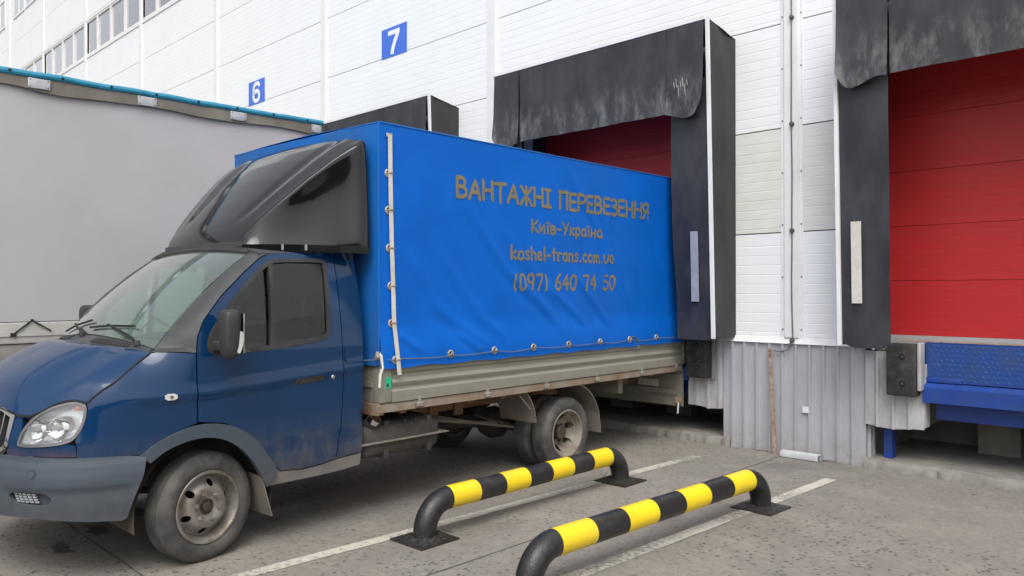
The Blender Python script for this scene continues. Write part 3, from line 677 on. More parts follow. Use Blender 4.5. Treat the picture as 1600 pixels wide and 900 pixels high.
# dock levellers
def leveller(dx, label):
    s = tag(empty('dock_leveller', (dx, YW, 0)), label, 'dock leveller', 'blue dock levellers'); W = .995
    q = MB(); q.box(-W, W, .03, .05, .845, 1.185); q.build('lip_plate', 'lip_blue', s)
    lip = s.children[-1]
    t = MB()          # raised tread studs
    for i in range(44):
        for j in range(8):
            x = -W + .04 + i * .044 + (.022 if j % 2 else 0); z = .875 + j * .042
            if x > W - .03: continue
            r = .011; sgn = 1 if (i + j) % 2 else -1
            t.add([(x - r, .0296, z - r * .5 * sgn - .004), (x + r, .0296, z + r * .5 * sgn - .004), (x + r, .0296, z + r * .5 * sgn + .004), (x - r, .0296, z - r * .5 * sgn + .004), (x, .0235, z)], [(0, 1, 4), (1, 2, 4), (2, 3, 4), (3, 0, 4)])
    st = t.build('tread_studs', 'stud_blue', lip, None); st['kind'] = 'stuff'
    q = MB(); q.box(-W, W, .055, .9, 1.165, 1.195); q.build('platform', 'leveller_blue', s)
    q = MB(); q.prism([(-.055, .665), (-.055, .80), (-.01, .835), (.10, .838), (.10, .665)], 'x', -W, W); q.build('front_beam', 'leveller_blue', s)
    q = MB(); q.box(-W, -W + .30, .005, .028, .84, .885, .006); q.build('lip_keeper', 'leveller_blue', s)
    q = MB(); q.box(-W + .06, W - .02, .12, .20, .50, .66); q.build('lower_beam', 'leveller_blue', s)
    for x in (-1.385,):
        q = MB(); q.box(x, x + .075, .10, .20, .08, 1.05); q.build('post', 'leveller_blue', s)
    q = MB(); q.box(-1.40, 1.40, .06, .16, 1.197, 1.205); q.build('edge_angle', 'rust', s)
leveller(DOCKS[0], 'blue dock leveller with studded lip under the red door at right')
leveller(DOCKS[1], 'blue dock leveller behind the tail of the blue truck')

# rubber dock bumpers
def bumper(x, label, worn):
    s = tag(empty('dock_bumper', (x, YW, .95)), label, 'dock bumper', 'rubber dock bumpers')
    q = MB(); q.box(-.128, .128, -.155, -.03, -.235, .235, .016)
    b = q.build('rubber_block', 'rubber', s)
    for z in (-.12, .12):
        q = MB(); q.lathe([(-.1575, 0), (-.1575, .026), (-.1545, .030), (-.150, .031)], 20, 'y', (.01, 0, z)); h = q.build('bolt_hole', 'hole', s)
        q = MB(); q.lathe([(-.166, 0), (-.166, .013), (-.157, .014)], 6, 'y', (.012, 0, z - .003)); q.build('bolt', 'hub', h)
    q = MB(); q.box(-.135, .155, -.029, -.006, -.25, .25); q.build('back_plate', 'alu', s)
    if worn:
        q = MB(); q.box(.131, .160, -.135, -.030, -.18, .245, .006); q.build('edge_angle', 'pale_sheet', s)
bumper(-2.575, 'black rubber dock bumper beside the blue leveller', True)
bumper(-4.69, 'black rubber dock bumper beside the tail of the blue truck', False)
# torn flashing above the right bumper
q = MB()
for i in range(6):
    x = -2.95 + i * .055; q.add([(x, YW - .05 - .05 * math.sin(i), 1.135 + .02 * math.sin(i * 2.3)), (x + .06, YW - .05 - .05 * math.sin(i + 1), 1.135 + .02 * math.sin((i + 1) * 2.3)), (x + .06, YW - .012, 1.17 + .02 * (i % 2)), (x, YW - .012, 1.165)], [(0, 1, 2, 3)])
q.add([(-2.72, YW - .13, 1.17), (-2.63, YW - .12, 1.26), (-2.60, YW - .05, 1.25), (-2.68, YW - .04, 1.15)], [(0, 1, 2, 3)])
tag(q.build('torn_flashing', 'white_trim'), 'bent torn white flashing above the bumper beside the blue leveller', 'flashing')

# number signs
def strokes_mesh(lines, w, y):
    mb = MB()
    for l in lines:
        l = chaikin(l, 3, False) if len(l) > 3 else l
        L, Rr = [], []
        for i, p in enumerate(l):
            a = l[max(i - 1, 0)]; b = l[min(i + 1, len(l) - 1)]; dx, dz = b[0] - a[0], b[1] - a[1]; k = math.hypot(dx, dz) or 1
            L.append((p[0] - dz / k * w / 2, y, p[1] + dx / k * w / 2)); Rr.append((p[0] + dz / k * w / 2, y, p[1] - dx / k * w / 2))
        n = len(l); mb.add(L + Rr, [(i, i + 1, n + i + 1, n + i) for i in range(n - 1)])
    return mb
def sign(x, z, num, label):
    s = tag(empty('number_sign', (x, YW, z)), label, 'sign', 'dock number signs')
    q = MB(); q.box(-.333, .333, -.008, -.001, 0, .475); q.build('plate', 'sign_blue', s)
    if num == 7: mb = strokes_mesh([[(-.155, .385), (.155, .385)]], .075, -.0105).add(strokes_mesh([[(.118, .418), (.12, .36), (.03, .24), (-.03, .12), (-.045, .035)]], .085, -.0098).v, [])
    if num == 7:
        mb = strokes_mesh([[(-.155, .385), (.155, .385)]], .075, -.0105); m2 = strokes_mesh([[(.115, .40), (.105, .35), (.02, .22), (-.03, .12), (-.045, .035)]], .085, -.0098); mb.add(m2.v, m2.f)
    else:
        mb = strokes_mesh([[(.13, .335), (.09, .40), (0, .415), (-.10, .38), (-.125, .25), (-.12, .12), (-.06, .06), (.03, .055), (.115, .10), (.12, .19), (.07, .25), (-.01, .265), (-.11, .21)]], .078, -.0105)
    mb.build('numeral', 'sign_white', s, None)
sign(-10.35, 5.44, 7, 'blue sign with a white seven, nearer the dock shelters')
sign(-14.97, 5.44, 6, 'blue sign with a white six, just above the trailer roof')

# cable down the pilaster
s = tag(empty('cable', (C0, YW, 0)), 'grey cable hanging down the white pilaster between the docks', 'cable')
pts = []
for i in range(120):
    z = 9.0 - i * (9.0 - 1.165) / 119; pts.append((.015 + .018 * noise.noise(Vector((0, z * 1.3, 2))), -.040 - .006 * abs(math.sin(z * 2.9)), z))
pts += [(-.005, -.045, 1.13), (-.02, -.04, 1.08), (-.06, -.04, 1.055), (-.13, -.04, 1.045), (-.19, -.04, 1.05)]
MB().tube(pts, .0065, 8).build('wire', 'cable', s)
for z in (4.414, 3.34, 2.267, 1.163):
    MB().lathe([(-.062, 0), (-.062, .016), (-.055, .022), (-.032, .024)], 14, 'y', (.015, 0, z)).build('junction', 'joint', s)
# rusty flat bar leaning on the cladding
s = tag(empty('flat_bar', (-3.85, YW, 0)), 'rusty white-painted flat bar leaning against the grey cladding', 'bar')
q = MB(); q.add([(-.045, -.062, 1.075), (-.008, -.060, 1.075), (.052, -.075, .0), (.012, -.077, .0), (-.045, -.068, 1.075), (-.008, -.066, 1.075), (.052, -.081, .0), (.012, -.083, .0)], [(0, 1, 2, 3), (7, 6, 5, 4), (0, 3, 7, 4), (1, 5, 6, 2), (0, 4, 5, 1), (3, 2, 6, 7)]); q.build('bar', 'rust', s)
for z in (1.045, 1.0): MB().lathe([(-.076, 0), (-.076, .006), (-.064, .006)], 10, 'y', (-.023, 0, z)).build('bolt_hole', 'hole', s)
# white sticker
q = MB(); q.box(-3.545, -3.485, YW - .037, YW - .031, .45, .51); tag(q.build('sticker', 'paper'), 'small white square sticker on the grey cladding', 'sticker')
# gutter offcut
s = tag(empty('gutter_piece', (-3.53, YW - .10, 0)), 'short pale metal gutter offcut lying at the foot of the cladding', 'gutter')
q = MB(); pr = [(-.05, .006), (-.055, .035), (-.048, .062), (.03, .064), (.034, .06), (.034, .004), (.03, .004), (.03, .058), (-.044, .056), (-.05, .034), (-.046, .006)]
q.prism(pr, 'x', -.195, .19); q.build('channel', 'gutter', s)

# ------------------------------------------------------------------ barrier rails
def barrier(x0, y0, x1, y1, label, seed):
    s = tag(empty('barrier_rail', (x0, y0, 0)), label, 'barrier', 'striped pipe barriers on the yard'); L = math.hypot(x1 - x0, y1 - y0); s.rotation_euler.z = math.atan2(y1 - y0, x1 - x0) - math.pi / 2
    r = .078; H = .245; Rb = .20; rd = random.Random(seed)
    def elbow(y, sg, name):
        pts = [(0, y, .0), (0, y, H - Rb)]
        for i in range(1, 15):
            a = math.pi / 2 * i / 14; pts.append((0, y + sg * Rb * (1 - math.cos(a)), H - Rb + Rb * math.sin(a)))
        return MB().tube(pts, r, 32).build(name, 'deep_black', s)
    elbow(0, 1, 'elbow'); elbow(L, -1, 'elbow')
    n = 7; a, b = Rb, L - Rb
    for i in range(n):
        y0_ = a + (b - a) * i / n; y1_ = a + (b - a) * (i + 1) / n
        yl = i % 2 == 0; MB().tube([(0, y0_, H), (0, y1_, H)], r + (.0012 if yl else 0), 32, False).build('yellow_band' if yl else 'black_band', 'yellow' if yl else 'deep_black', s)
    for y in (0, L):
        q = MB(); q.box(-.165, .165, y - .165, y + .165, .001, .012); pl_ = q.build('base_plate', 'plate', s)
        q = MB(); v = []; n_ = 25
        def P(i, j):
            u, w = (i / 23 - .5) * 2, (j / 23 - .5) * 2; d = max(abs(u), abs(w)); rr = math.hypot(u, w)
            return (u * .15, y + w * .15, .0135 + (.022 * max(0, 1 - rr) ** .7 + .008 * max(0, 1 - d ** 6)) * (.8 + .9 * noise.noise(Vector((u * 7, w * 7 + y, seed)))))
        v = [P(i, j) for i in range(24) for j in range(24)]; q.add(v, grid_faces(24, 24)); q.build('bitumen_pad', 'plate', pl_)
barrier(-4.17, 3.335, -4.235, 5.56, 'striped pipe barrier nearer the truck', 1)
barrier(-3.005, 3.125, -2.955, 5.64, 'striped pipe barrier nearer the camera, cut off by the bottom edge', 2)

# ------------------------------------------------------------------ delivery truck
O = Vector((-5.713, 2.086, 0)); TR = R(2.153)
truck = tag(empty('delivery_truck', O, TR), 'small dark blue delivery truck with black roof fairing and bright blue tarpaulin body', 'truck')
T = truck
PLAN = [(0, -1.02), (.15, -1.015), (.3, -.998), (.45, -.968), (.58, -.925), (.70, -.86), (.80, -.77), (.875, -.66), (.92, -.54), (.95, -.42), (.968, -.30), (.975, -.18), (.975, 0)]
def catmull(p0, p1, p2, p3, t): return tuple(.5 * ((2 * b) + (-a + c) * t + (2 * a - 5 * b + 4 * c - d) * t * t + (-a + 3 * b - 3 * c + d) * t ** 3) for a, b, c, d in zip(p0, p1, p2, p3))
def build_plan():
    P = [(-PLAN[1][0], PLAN[1][1])] + PLAN + [(.975, .2)]; q = []
    for i in range(1, len(P) - 2):
        for k in range(12): q.append(catmull(P[i - 1], P[i], P[i + 1], P[i + 2], k / 12))
    q.append(PLAN[-1]); L = [0]
    for a, b in zip(q, q[1:]): L.append(L[-1] + math.dist(a, b))
    return q, [l - L[-1] for l in L]
PQ, PL_ = build_plan(); SMIN = PL_[0]
def plan(s):
    if s >= 0: return (.975, s), (1.0, 0.0)
    if s < SMIN:
        (x, y), (nx, ny) = plan(2 * SMIN - s); return (-x, y), (-nx, ny)
    i = min(max(bisect.bisect(PL_, s) - 1, 0), len(PQ) - 2); a, b = PQ[i], PQ[i + 1]; t = (s - PL_[i]) / (PL_[i + 1] - PL_[i])
    j = max(i - 3, 0); k = min(i + 4, len(PQ) - 1); tx, ty = PQ[k][0] - PQ[j][0], PQ[k][1] - PQ[j][1]; l = math.hypot(tx, ty)
    return (a[0] + (b[0] - a[0]) * t, a[1] + (b[1] - a[1]) * t), (ty / l, -tx / l)
def sm(a, b, x):
    t = min(max((x - a) / (b - a), 0), 1); return t * t * (3 - 2 * t)
def inset(s, z):
    v = 0
    if z > 1.28:
        t = (z - 1.28) / .65; v += (.04 * t + .085 * t * t) * sm(-.3, .1, s)
    fr = 1 - sm(-.45, -.02, s)
    if z > 1.0: v += fr * .13 * ((z - 1.0) / .3) ** 2
    if z > .8: v += (1 - sm(-.85, -.5, s)) * .22 * (z - .8)
    if z < .6: v += .04 * ((.6 - z) / .25) ** 2
    dz = z - (1.035 + .07 * max(s, 0)); v -= .013 * math.exp(-(dz / (.045 if dz > 0 else .016)) ** 2) * (1 - sm(-.35, -.55, s))
    return v
def S(s, z, off=0.0):
    (x, y), (nx, ny) = plan(s); k = off - inset(s, z); return (x + nx * k, y + ny * k, z)

door_poly = [(-.081, .872), (-.085, 1.104), (-.085, 1.29), (-.073, 1.393), (-.035, 1.489), (.096, 1.637), (.268, 1.789), (.396, 1.886), (.44, 1.905), (.52, 1.925), (.788, 1.937), (.955, 1.937), (.968, 1.91), (.962, 1.6), (.964, 1.282), (.974, 1.012), (.953, .745), (.915, .515), (.88, .49), (.787, .475), (.637, .469), (.482, .486), (.394, .556), (.325, .658), (.237, .76), (.087, .845)]
win_poly = chaikin([(-.015, 1.30), (-.018, 1.37), (.034, 1.456), (.182, 1.636), (.362, 1.806), (.455, 1.868), (.52, 1.880), (.723, 1.886), (.875, 1.886), (.895, 1.86), (.878, 1.6), (.868, 1.40), (.86, 1.36), (.82, 1.335), (.681, 1.312), (.421, 1.290), (.129, 1.275), (.02, 1.275)], 2)
def shrink(poly, d):
    cx = sum(p[0] for p in poly) / len(poly); n = len(poly); o = []
    A = sum(poly[i][0] * poly[(i + 1) % n][1] - poly[(i + 1) % n][0] * poly[i][1] for i in range(n))
    sg = 1 if A > 0 else -1
    for i in range(n):
        a, b = poly[i - 1], poly[(i + 1) % n]; dx, dy = b[0] - a[0], b[1] - a[1]; l = math.hypot(dx, dy) or 1
        o.append((poly[i][0] - dy / l * d * sg, poly[i][1] + dx / l * d * sg))
    return o
for flip in (False, True):
    sx = -1 if flip else 1
    # door
    door = panel('door', shrink(door_poly, .004), S, 'cab', T, [win_poly], .022 if not flip else .045, 0, .045, flip)
    panel('window_seal', shrink(win_poly, -.004), S, 'black_plastic', door, [shrink(win_poly, .022)], .03, .004, .03, flip)
    glass_m = 'far_glass' if flip else 'tint_glass'
    inner = shrink(win_poly, .018)
    main = [p for p in inner if p[0] > .445]; quarter = [p for p in inner if p[0] < .415]
    panel('window_pane', main, S, glass_m, door, (), .05, -.012, .004, flip); panel('quarter_pane', quarter, S, glass_m, door, (), .05, -.010, .004, flip)
    panel('window_divider', [(.408, 1.295), (.444, 1.297), (.474, 1.872), (.447, 1.862)], S, 'black_plastic', door, (), .03, .002, .03, flip)
    panel('mirror_base', chaikin([(-.012, 1.295), (-.012, 1.375), (.03, 1.45), (.09, 1.50), (.10, 1.40), (.10, 1.288)], 1), S, 'black_plastic', door, (), .04, .010, .02, flip)
    if not flip:
        MB().lathe([(0, 0), (.006, .0), (.006, .010), (.003, .014), (-.005, .015)], 16, 'x', (S(.884, 1.07)[0] + .001, .884, 1.07)).build('door_lock', 'chrome', door)
        panel('handle_recess', chaikin([(.975, 1.17), (1.03, 1.17), (1.03, 1.275), (.985, 1.275)], 2), S, 'cab', T, (), .03, .006, .02)
        panel('handle', chaikin([(.985, 1.165), (1.03, 1.165), (1.02, 1.20), (.99, 1.20)], 1), S, 'cab', T.children[-1], (), .03, .012, .01)
    # fender, with the wheel opening cut out
    ft = [(-.690, 1.030), (-.607, 1.104), (-.54, 1.147), (-.43, 1.233), (-.335, 1.296), (-.30, 1.301), (-.211, 1.298), (-.091, 1.289)]
    fender = ft + [(-.089, 1.1), (-.087, .868), (-.156, .847), (-.305, .797), (-.416, .722), (-.44, .728), (-.6, .732), (-.735, .735), (-.735, .80), (-.745, .83), (-.70, .915), (-.682, 1.0)]
    fe = panel('fender', fender, S, 'cab', T, (), .022 if not flip else .035, 0, .03, flip)
    if not flip:
        panel('side_indicator', chaikin([(-.282, 1.024), (-.282, 1.062), (-.214, 1.062), (-.214, 1.024)], 1), S, 'white_lens', fe, (), .02, .014, .012)
        panel('bulb', [(-.255, 1.037), (-.255, 1.05), (-.238, 1.05), (-.238, 1.037)], S, 'hub', fe.children[-1], (), .02, .016, .003)
    # wheel arch trim
    ao = [(-.42, .715), (-.305, .797), (-.156, .849), (.004, .859), (.15, .825), (.281, .738), (.371, .618), (.454, .490)]
    ai = [(.385, .395), (.33, .491), (.259, .606), (.15, .715), (.024, .772), (-.117, .780), (-.269, .740), (-.362, .670)]
    ar = panel('wheel_arch_trim', chaikin(ao, 2, False) + chaikin(ai, 2, False), S, 'bumper', T, (), .03, .022, .04, flip)
    # wheel housing
    q = MB(); n = 22; v = []
    for i in range(n + 1):
        a = R(200) * i / n - R(10)
        for x in (.93, .50): v.append((sx * x, -.44 * math.cos(a) + .0, .335 + .44 * math.sin(a)))
    q.add(v, [(2 * i, 2 * i + 1, 2 * i + 3, 2 * i + 2) for i in range(n)]); q.build('wheel_housing', 'under', T)
    q = MB(); q.box(sx * .50, sx * .49, -.46, .46, .45, 1.0); q.build('wheel_housing', 'under', T)
    # mudflap behind the front wheel
    q = MB(); y0 = .30; P8 = [(sx * .965, .345, .47), (sx * .68, .345, .47), (sx * .69, .40, .20), (sx * .955, .425, .195)]
    q.add(P8 + [(a, b + .008, c) for a, b, c in P8], [(0, 1, 2, 3), (7, 6, 5, 4), (0, 3, 7, 4), (1, 5, 6, 2), (3, 2, 6, 7), (0, 4, 5, 1)]); q.build('mudflap', 'mudguard', T)
    # sill
    panel('sill', [(.392, .395), (.454, .480), (.482, .478), (.637, .462), (.787, .468), (.90, .486), (1.13, .505), (1.13, .42), (.95, .402), (.7, .396)], S, 'sill', T, (), .05, -.006, .03, flip)
    # rear cab quarter
    panel('cab_corner', [(.972, 1.937), (.966, 1.6), (.968, 1.282), (.978, 1.012), (.957, .745), (.919, .505), (1.13, .51), (1.14, 1.0), (1.14, 1.96), (.98, 1.96)], S, 'cab', T, (), .025 if not flip else .05, -.002, .04, flip)
    # headlight
    hl = chaikin([(-1.095, .812), (-1.075, .885), (-1.0, .965), (-.879, 1.023), (-.766, 1.046), (-.705, 1.037), (-.690, 1.001), (-.703, .923), (-.738, .855), (-.786, .817), (-.946, .800), (-1.08, .796)], 2)
    h = panel('headlight', hl, S, 'lamp_reflector', T, (), .03, -.075, .01, flip)
    # rim wall of the lamp bowl
    rim = densify(hl, .02); nr = len(rim); q = MB()
    vv = [S(a, b, -.004) for a, b in rim] + [S(a, b, -.08) for a, b in rim]
    if flip: vv = [(-a, b, c) for a, b, c in vv]
    q.add(vv, [(i, (i + 1) % nr, nr + (i + 1) % nr, nr + i) for i in range(nr)]); q.build('bowl', 'lamp_reflector', h)
    for (cs, cz, rr) in ((-.965, .878, .062), (-.83, .890, .064)):
        c = Vector(S(cs, cz, -.06)); (px_, py_), (nx_, ny_) = plan(cs); ax = Vector((nx_ * .35, -1, -.05)).normalized()
        rot = ax.to_track_quat('Z', 'Y').to_matrix(); q = MB(); q.lathe([(-.01, .0), (.0, rr * .3), (.012, rr * .7), (.035, rr * .93), (.05, rr), (.052, rr * 1.06), (.03, rr * 1.08), (-.015, rr * 1.08)], 28, 'z')
        vv = [rot @ Vector(p) + c for p in q.v]; vv = [(sx * p[0], p[1], p[2]) for p in vv]
        mesh_obj('reflector_cup', vv, q.f, 'chrome', h)
        q = MB(); q.lathe([(0, .0), (.045, .011), (.046, .0)], 12, 'z'); vv = [rot @ Vector(p) + c for p in q.v]; mesh_obj('bulb', [(sx * p[0], p[1], p[2]) for p in vv], q.f, 'lamp_dark', h)
    ribs = MB()
    for i in range(9):
        a = -1.0 + i * .032; c = Vector(S(a, .985 + .004 * i, -.035)); ribs.box(c.x - .004, c.x + .004, c.y - .02, c.y + .015, c.z - .012, c.z + .012)
    if flip: ribs.v = [(-a, b, c) for a, b, c in ribs.v]
    ribs.build('turn_signal_ribs', 'lamp_dark', h)
    q = MB(); c = Vector(S(-.745, 1.005, -.03)); q.box(c.x - .02, c.x + .012, c.y - .015, c.y + .015, c.z - .015, c.z + .012, .004)
    if flip: q.v = [(-a, b, c) for a, b, c in q.v]
    q.build('turn_signal_bulb', 'orange', h)
    panel('lens', hl, S, 'lens', h, (), .03, -.002, .003, flip)
    panel('bezel', shrink(hl, -.004), S, 'lamp_dark', h, [shrink(hl, .012)], .03, .002, .02, flip)
    # body panel under and beside the lamp
    panel('front_apron', [(-.738, .740), (-.742, .80), (-.786, .812), (-.946, .794), (-1.085, .790), (-1.10, .812), (-1.085, .87), (-1.10, .955), (-1.16, .955), (-1.19, .735), (-1.0, .745)], S, 'front_blue', T, (), .04, -.004, .02, flip)
# grille and the panel round it (nose centre)
def F(a, b, off): return S(SMIN - a if a < 0 else SMIN + a, b, off)
def SC(s, z, off=0.0): return S(s, z, off)
g0, g1 = -1.165, 2 * SMIN + 1.165
gr = panel('grille', [(g0, .95), (g0 - .02, .80), (g0 - .1, .74), (g1 + .1, .74), (g1 + .02, .80), (g1, .95), (g1 + .12, .985), (g0 - .12, .985)], SC, 'hole', T, (), .06, -.03, .02)
panel('grille_surround', [(g0 + .008, .965), (g0 - .005, .79), (g0 - .1, .735), (g1 + .1, .735), (g1 + .005, .79), (g1 - .008, .965), (g1 + .12, .995), (g0 - .12, .995)], SC, 'chrome', gr, [[(g0 - .02, .945), (g0 - .035, .80), (g0 - .11, .755), (g1 + .11, .755), (g1 + .035, .80), (g1 + .02, .945), (g1 + .13, .975), (g0 - .13, .975)]], .05, .006, .03)
for i in range(14):
    a = g0 - .05 - i * .068
    if a < g1 + .04: break
    panel('slat', [(a, .765), (a + .014, .765), (a + .014, .962), (a, .962)], SC, 'chrome', gr, (), .05, -.004, .02)
# bumper
def SB(s, z, off=0.0):
    bul = .035 + .012 * sm(.36, .5, z) - .012 * sm(.62, .70, z) - .014 * sm(.700, .716, z) - .013 * sm(.575, .556, z) * sm(-1.2, -1.1, s) * sm(-.40, -.5, s); x, y, zz = S(s, max(z, .6), off + bul)
    k = .05 * ((.6 - z) / .25) ** 2 if z < .6 else 0
    (px_, py_), (nx_, ny_) = plan(s); return (x - nx_ * k * .5, y - ny_ * k * .5, z)
bt = [(-.385, .712), (-.477, .727), (-.639, .733), (-.801, .735), (-.986, .742), (-1.249, .738), (-1.5, .738)]
bb = [(-1.5, .40), (-1.285, .40), (-1.001, .405), (-.809, .390), (-.64, .372), (-.505, .360), (-.482, .372)]
mir = lambda p: (2 * SMIN - p[0], p[1])
fogh = chaikin([(-1.12, .545), (-1.10, .49), (-.952, .478), (-.880, .478), (-.845, .515), (-.885, .548), (-1.0, .552)], 1)
bp = [(-.449, .49), (-.403, .614)] + bt + [mir(p) for p in bt[::-1]] + [mir((-.403, .614)), mir((-.449, .49))] + [mir(p) for p in bb[::-1]] + bb
bm_ = panel('bumper', bp, SB, 'bumper', T, [fogh, [mir(p) for p in fogh]], .018, 0, .03)
for mr in (False, True):
    fh = [mir(p) for p in fogh] if mr else fogh
    fg = panel('fog_recess', shrink(fh, -.01), SB, 'bumper', bm_, (), .03, -.035, .012)
    for i in range(5):
        for j in range(4):
            a = -1.07 + i * .030 - j * .006; b = .492 + j * .014; pl4 = [(a, b), (a + .021, b), (a + .019, b + .008), (a - .002, b + .008)]
            panel('grille_slat', [mir(p) for p in pl4] if mr else pl4, SB, 'alu', fg, (), .03, -.012, .012)
    cc = [(-.955 + .022 * math.cos(k * math.pi / 8), .655 + .022 * math.sin(k * math.pi / 8)) for k in range(16)]
    panel('tow_eye_cover', [mir(p) for p in cc] if mr else cc, SB, 'bumper', bm_, (), .02, .003, .012)
    cd = [(-.955 + .025 * math.cos(k * math.pi / 8), .655 + .025 * math.sin(k * math.pi / 8)) for k in range(16)]
    panel('cover_gap', [mir(p) for p in cd] if mr else cd, SB, 'hole', bm_, (), .02, .0012, .010)
    mouth = [(-1.18, .60), (-1.20, .50), (-1.45, .46), (-1.62, .46), (-1.62, .60)]
    panel('air_intake', [mir(p) for p in mouth] if mr else mouth, SB, 'hole', bm_, (), .04, .003, .02)
# hood (Coons patch, mirrored)
def poly_at(pts, t):
    d = [0]
    for a, b in zip(pts, pts[1:]): d.append(d[-1] + (Vector(b) - Vector(a)).length)
    L = t * d[-1]; i = min(max(bisect.bisect(d, L) - 1, 0), len(pts) - 2); k = (L - d[i]) / ((d[i + 1] - d[i]) or 1)
    a = pts[max(i - 1, 0)]; b = pts[i]; c = pts[i + 1]; e = pts[min(i + 2, len(pts) - 1)]
    return Vector(catmull(a, b, c, e, k))
hood_edge = [S(a, b, .0) for a, b in [(-.330, 1.301), (-.43, 1.235), (-.54, 1.150), (-.607, 1.107), (-.690, 1.036)]]
hood_front = [S(a, b, .0) for a, b in [(-.690, 1.036), (-.766, 1.053), (-.879, 1.031), (-1.0, .975), (-1.085, .962), (-1.18, .972), (-1.3, .992), (-1.5, 1.0), (SMIN, 1.002)]]
RC = hood_edge[0]
hood_rear = [RC, (.70, -.345, 1.310), (.5, -.40, 1.322), (.25, -.45, 1.332), (0, -.465, 1.336)]
hood_mid = [(0, -.465, 1.336), (0, -.56, 1.302), (0, -.66, 1.256), (0, -.78, 1.192), (0, -.87, 1.128), (0, -.935, 1.06), hood_front[-1]]
def hoodP(u, v):
    """u: 0 outer edge .. 1 centre; v: 0 rear .. 1 front"""
    a = poly_at(hood_rear, u); b = poly_at(hood_front, u); c = poly_at(hood_edge, v); d = poly_at(hood_mid, v)
    p = a * (1 - v) + b * v + c * (1 - u) + d * u - (Vector(hood_rear[0]) * (1 - u) * (1 - v) + Vector(hood_rear[-1]) * u * (1 - v) + Vector(hood_front[0]) * (1 - u) * v + Vector(hood_front[-1]) * u * v)
    k = math.sin(math.pi * v) * math.sin(math.pi * min(u * 1.0, 1)) 
    p += Vector((.02, -.02, .05)) * k * .42
    w1 = .42 + .12 * v; p.z += .016 * (sm(w1 - .03, w1 + .03, u)) * sm(0, .15, v) * sm(1, .8, v) + .011 * (sm(.10, .15, u)) * sm(0, .2, v) * sm(1, .8, v)
    return p
nu, nv = 30, 34
v = []; 
for i in range(-nu + 1, nu):
    for j in range(nv):
        p = hoodP(1 - abs(i) / (nu - 1), j / (nv - 1)); v.append((p.x * (1 if i >= 0 else -1) , p.y, p.z + .004) if i else (0, p.y, p.z + .004))
base = v[:]
f = grid_faces(2 * nu - 1, nv); N = len(v)
def hp(i, j): return base[i * nv + j]
vv, ff = solid_grid(hp, 2 * nu - 1, nv, (0, .012, -.022)); mesh_obj('hood', vv, ff, 'cab', T, 40)
for sx in (-1, 1):  # dark tubes along the hood edges stand in for the shaded gap
    MB().tube([(sx * (p.x + .003), p.y, p.z - .001) for p in (poly_at(hood_edge, k / 20) for k in range(21))], .0055, 6).build('hood_gap_line', 'hole', T)
    MB().tube([(sx * (p.x), p.y - .003, p.z - .004) for p in (poly_at(hood_front, k / 30) for k in range(31))], .006, 6).build('hood_gap_line', 'hole', T)
# cowl panel, windshield, pillars
def wsB(x): k = 1 - (x / .80) ** 2; return Vector((x, -.268 - .07 * k, 1.312 + .062 * k))
def wsT(x): k = 1 - (x / .80) ** 2; x2 = x * .905; return Vector((x2, .395 - .05 * k, 1.925 + .03 * k))
def wsP(u, v_):
    x = -.8 + 1.6 * u; a, b = wsB(x), wsT(x); p = a + (b - a) * v_; n_ = Vector((0, -.68, .73)); return p + n_ * (.035 * 4 * v_ * (1 - v_))
NU, NV = 36, 24
vv, ff = solid_grid(lambda i, j: wsP(.006 + .988 * i / (NU - 1), .008 + .984 * j / (NV - 1)), NU, NV, (0, .003, -.003)); wshield = mesh_obj('windshield', vv, ff, 'windshield', T, 60)
def rearline(x):
    ax = min(abs(x), RC[0]); t = 1 - ax / RC[0]; p = poly_at(hood_rear, 0)
    lo, hi = 0, 1
    for _ in range(24):
        m_ = (lo + hi) / 2
        if poly_at(hood_rear, m_).x > ax: lo = m_
        else: hi = m_
    p = poly_at(hood_rear, lo); return Vector((math.copysign(ax, x), p.y, p.z))
def cowlP(i, j):
    x = -.82 + 1.64 * i / 39; w = j / 9; a = rearline(x) + Vector((0, .010, -.004)); b = wsB(max(-.8, min(.8, x))) + Vector((0, .012, -.002)); p = a + (b - a) * w; p.z += .010 * math.sin(math.pi * w); return p
vv, ff = solid_grid(cowlP, 40, 10, (0, .0, -.03)); cowl = mesh_obj('cowl', vv, ff, 'pillar_black', T, 40)
for (x0, x1) in ((.18, .62), (-.62, -.18)):
    fr_ = [(x0 + (x1 - x0) * k / 8, .25 + .15 * (1 if k in (0, 8) else 0)) for k in range(9)]
    def cp(a, b, off):
        x = -.82 + 1.64 * ((a + .82) / 1.64); w = b; A_ = rearline(a) + Vector((0, .010, -.004)); B_ = wsB(a) + Vector((0, .012, -.002)); p = A_ + (B_ - A_) * w; p.z += .010 * math.sin(math.pi * w) + off; return tuple(p)
    vo_ = chaikin([(x0, .30), (x0 + .04, .12), (x1 - .04, .12), (x1, .30), (x1 - .06, .62), (x0 + .06, .62)], 2)
    vg = panel('air_vent', vo_, cp, 'hole', cowl, (), .03, .003, .004)
    n_ = 13
    for i in range(n_):
        xa = x0 + .035 + (x1 - x0 - .07) * i / (n_ - 1)
        panel('vent_bar', [(xa - .005, .15), (xa + .005, .15), (xa + .005, .58), (xa - .005, .58)], cp, 'pillar_black', vg, (), .05, .009, .006)
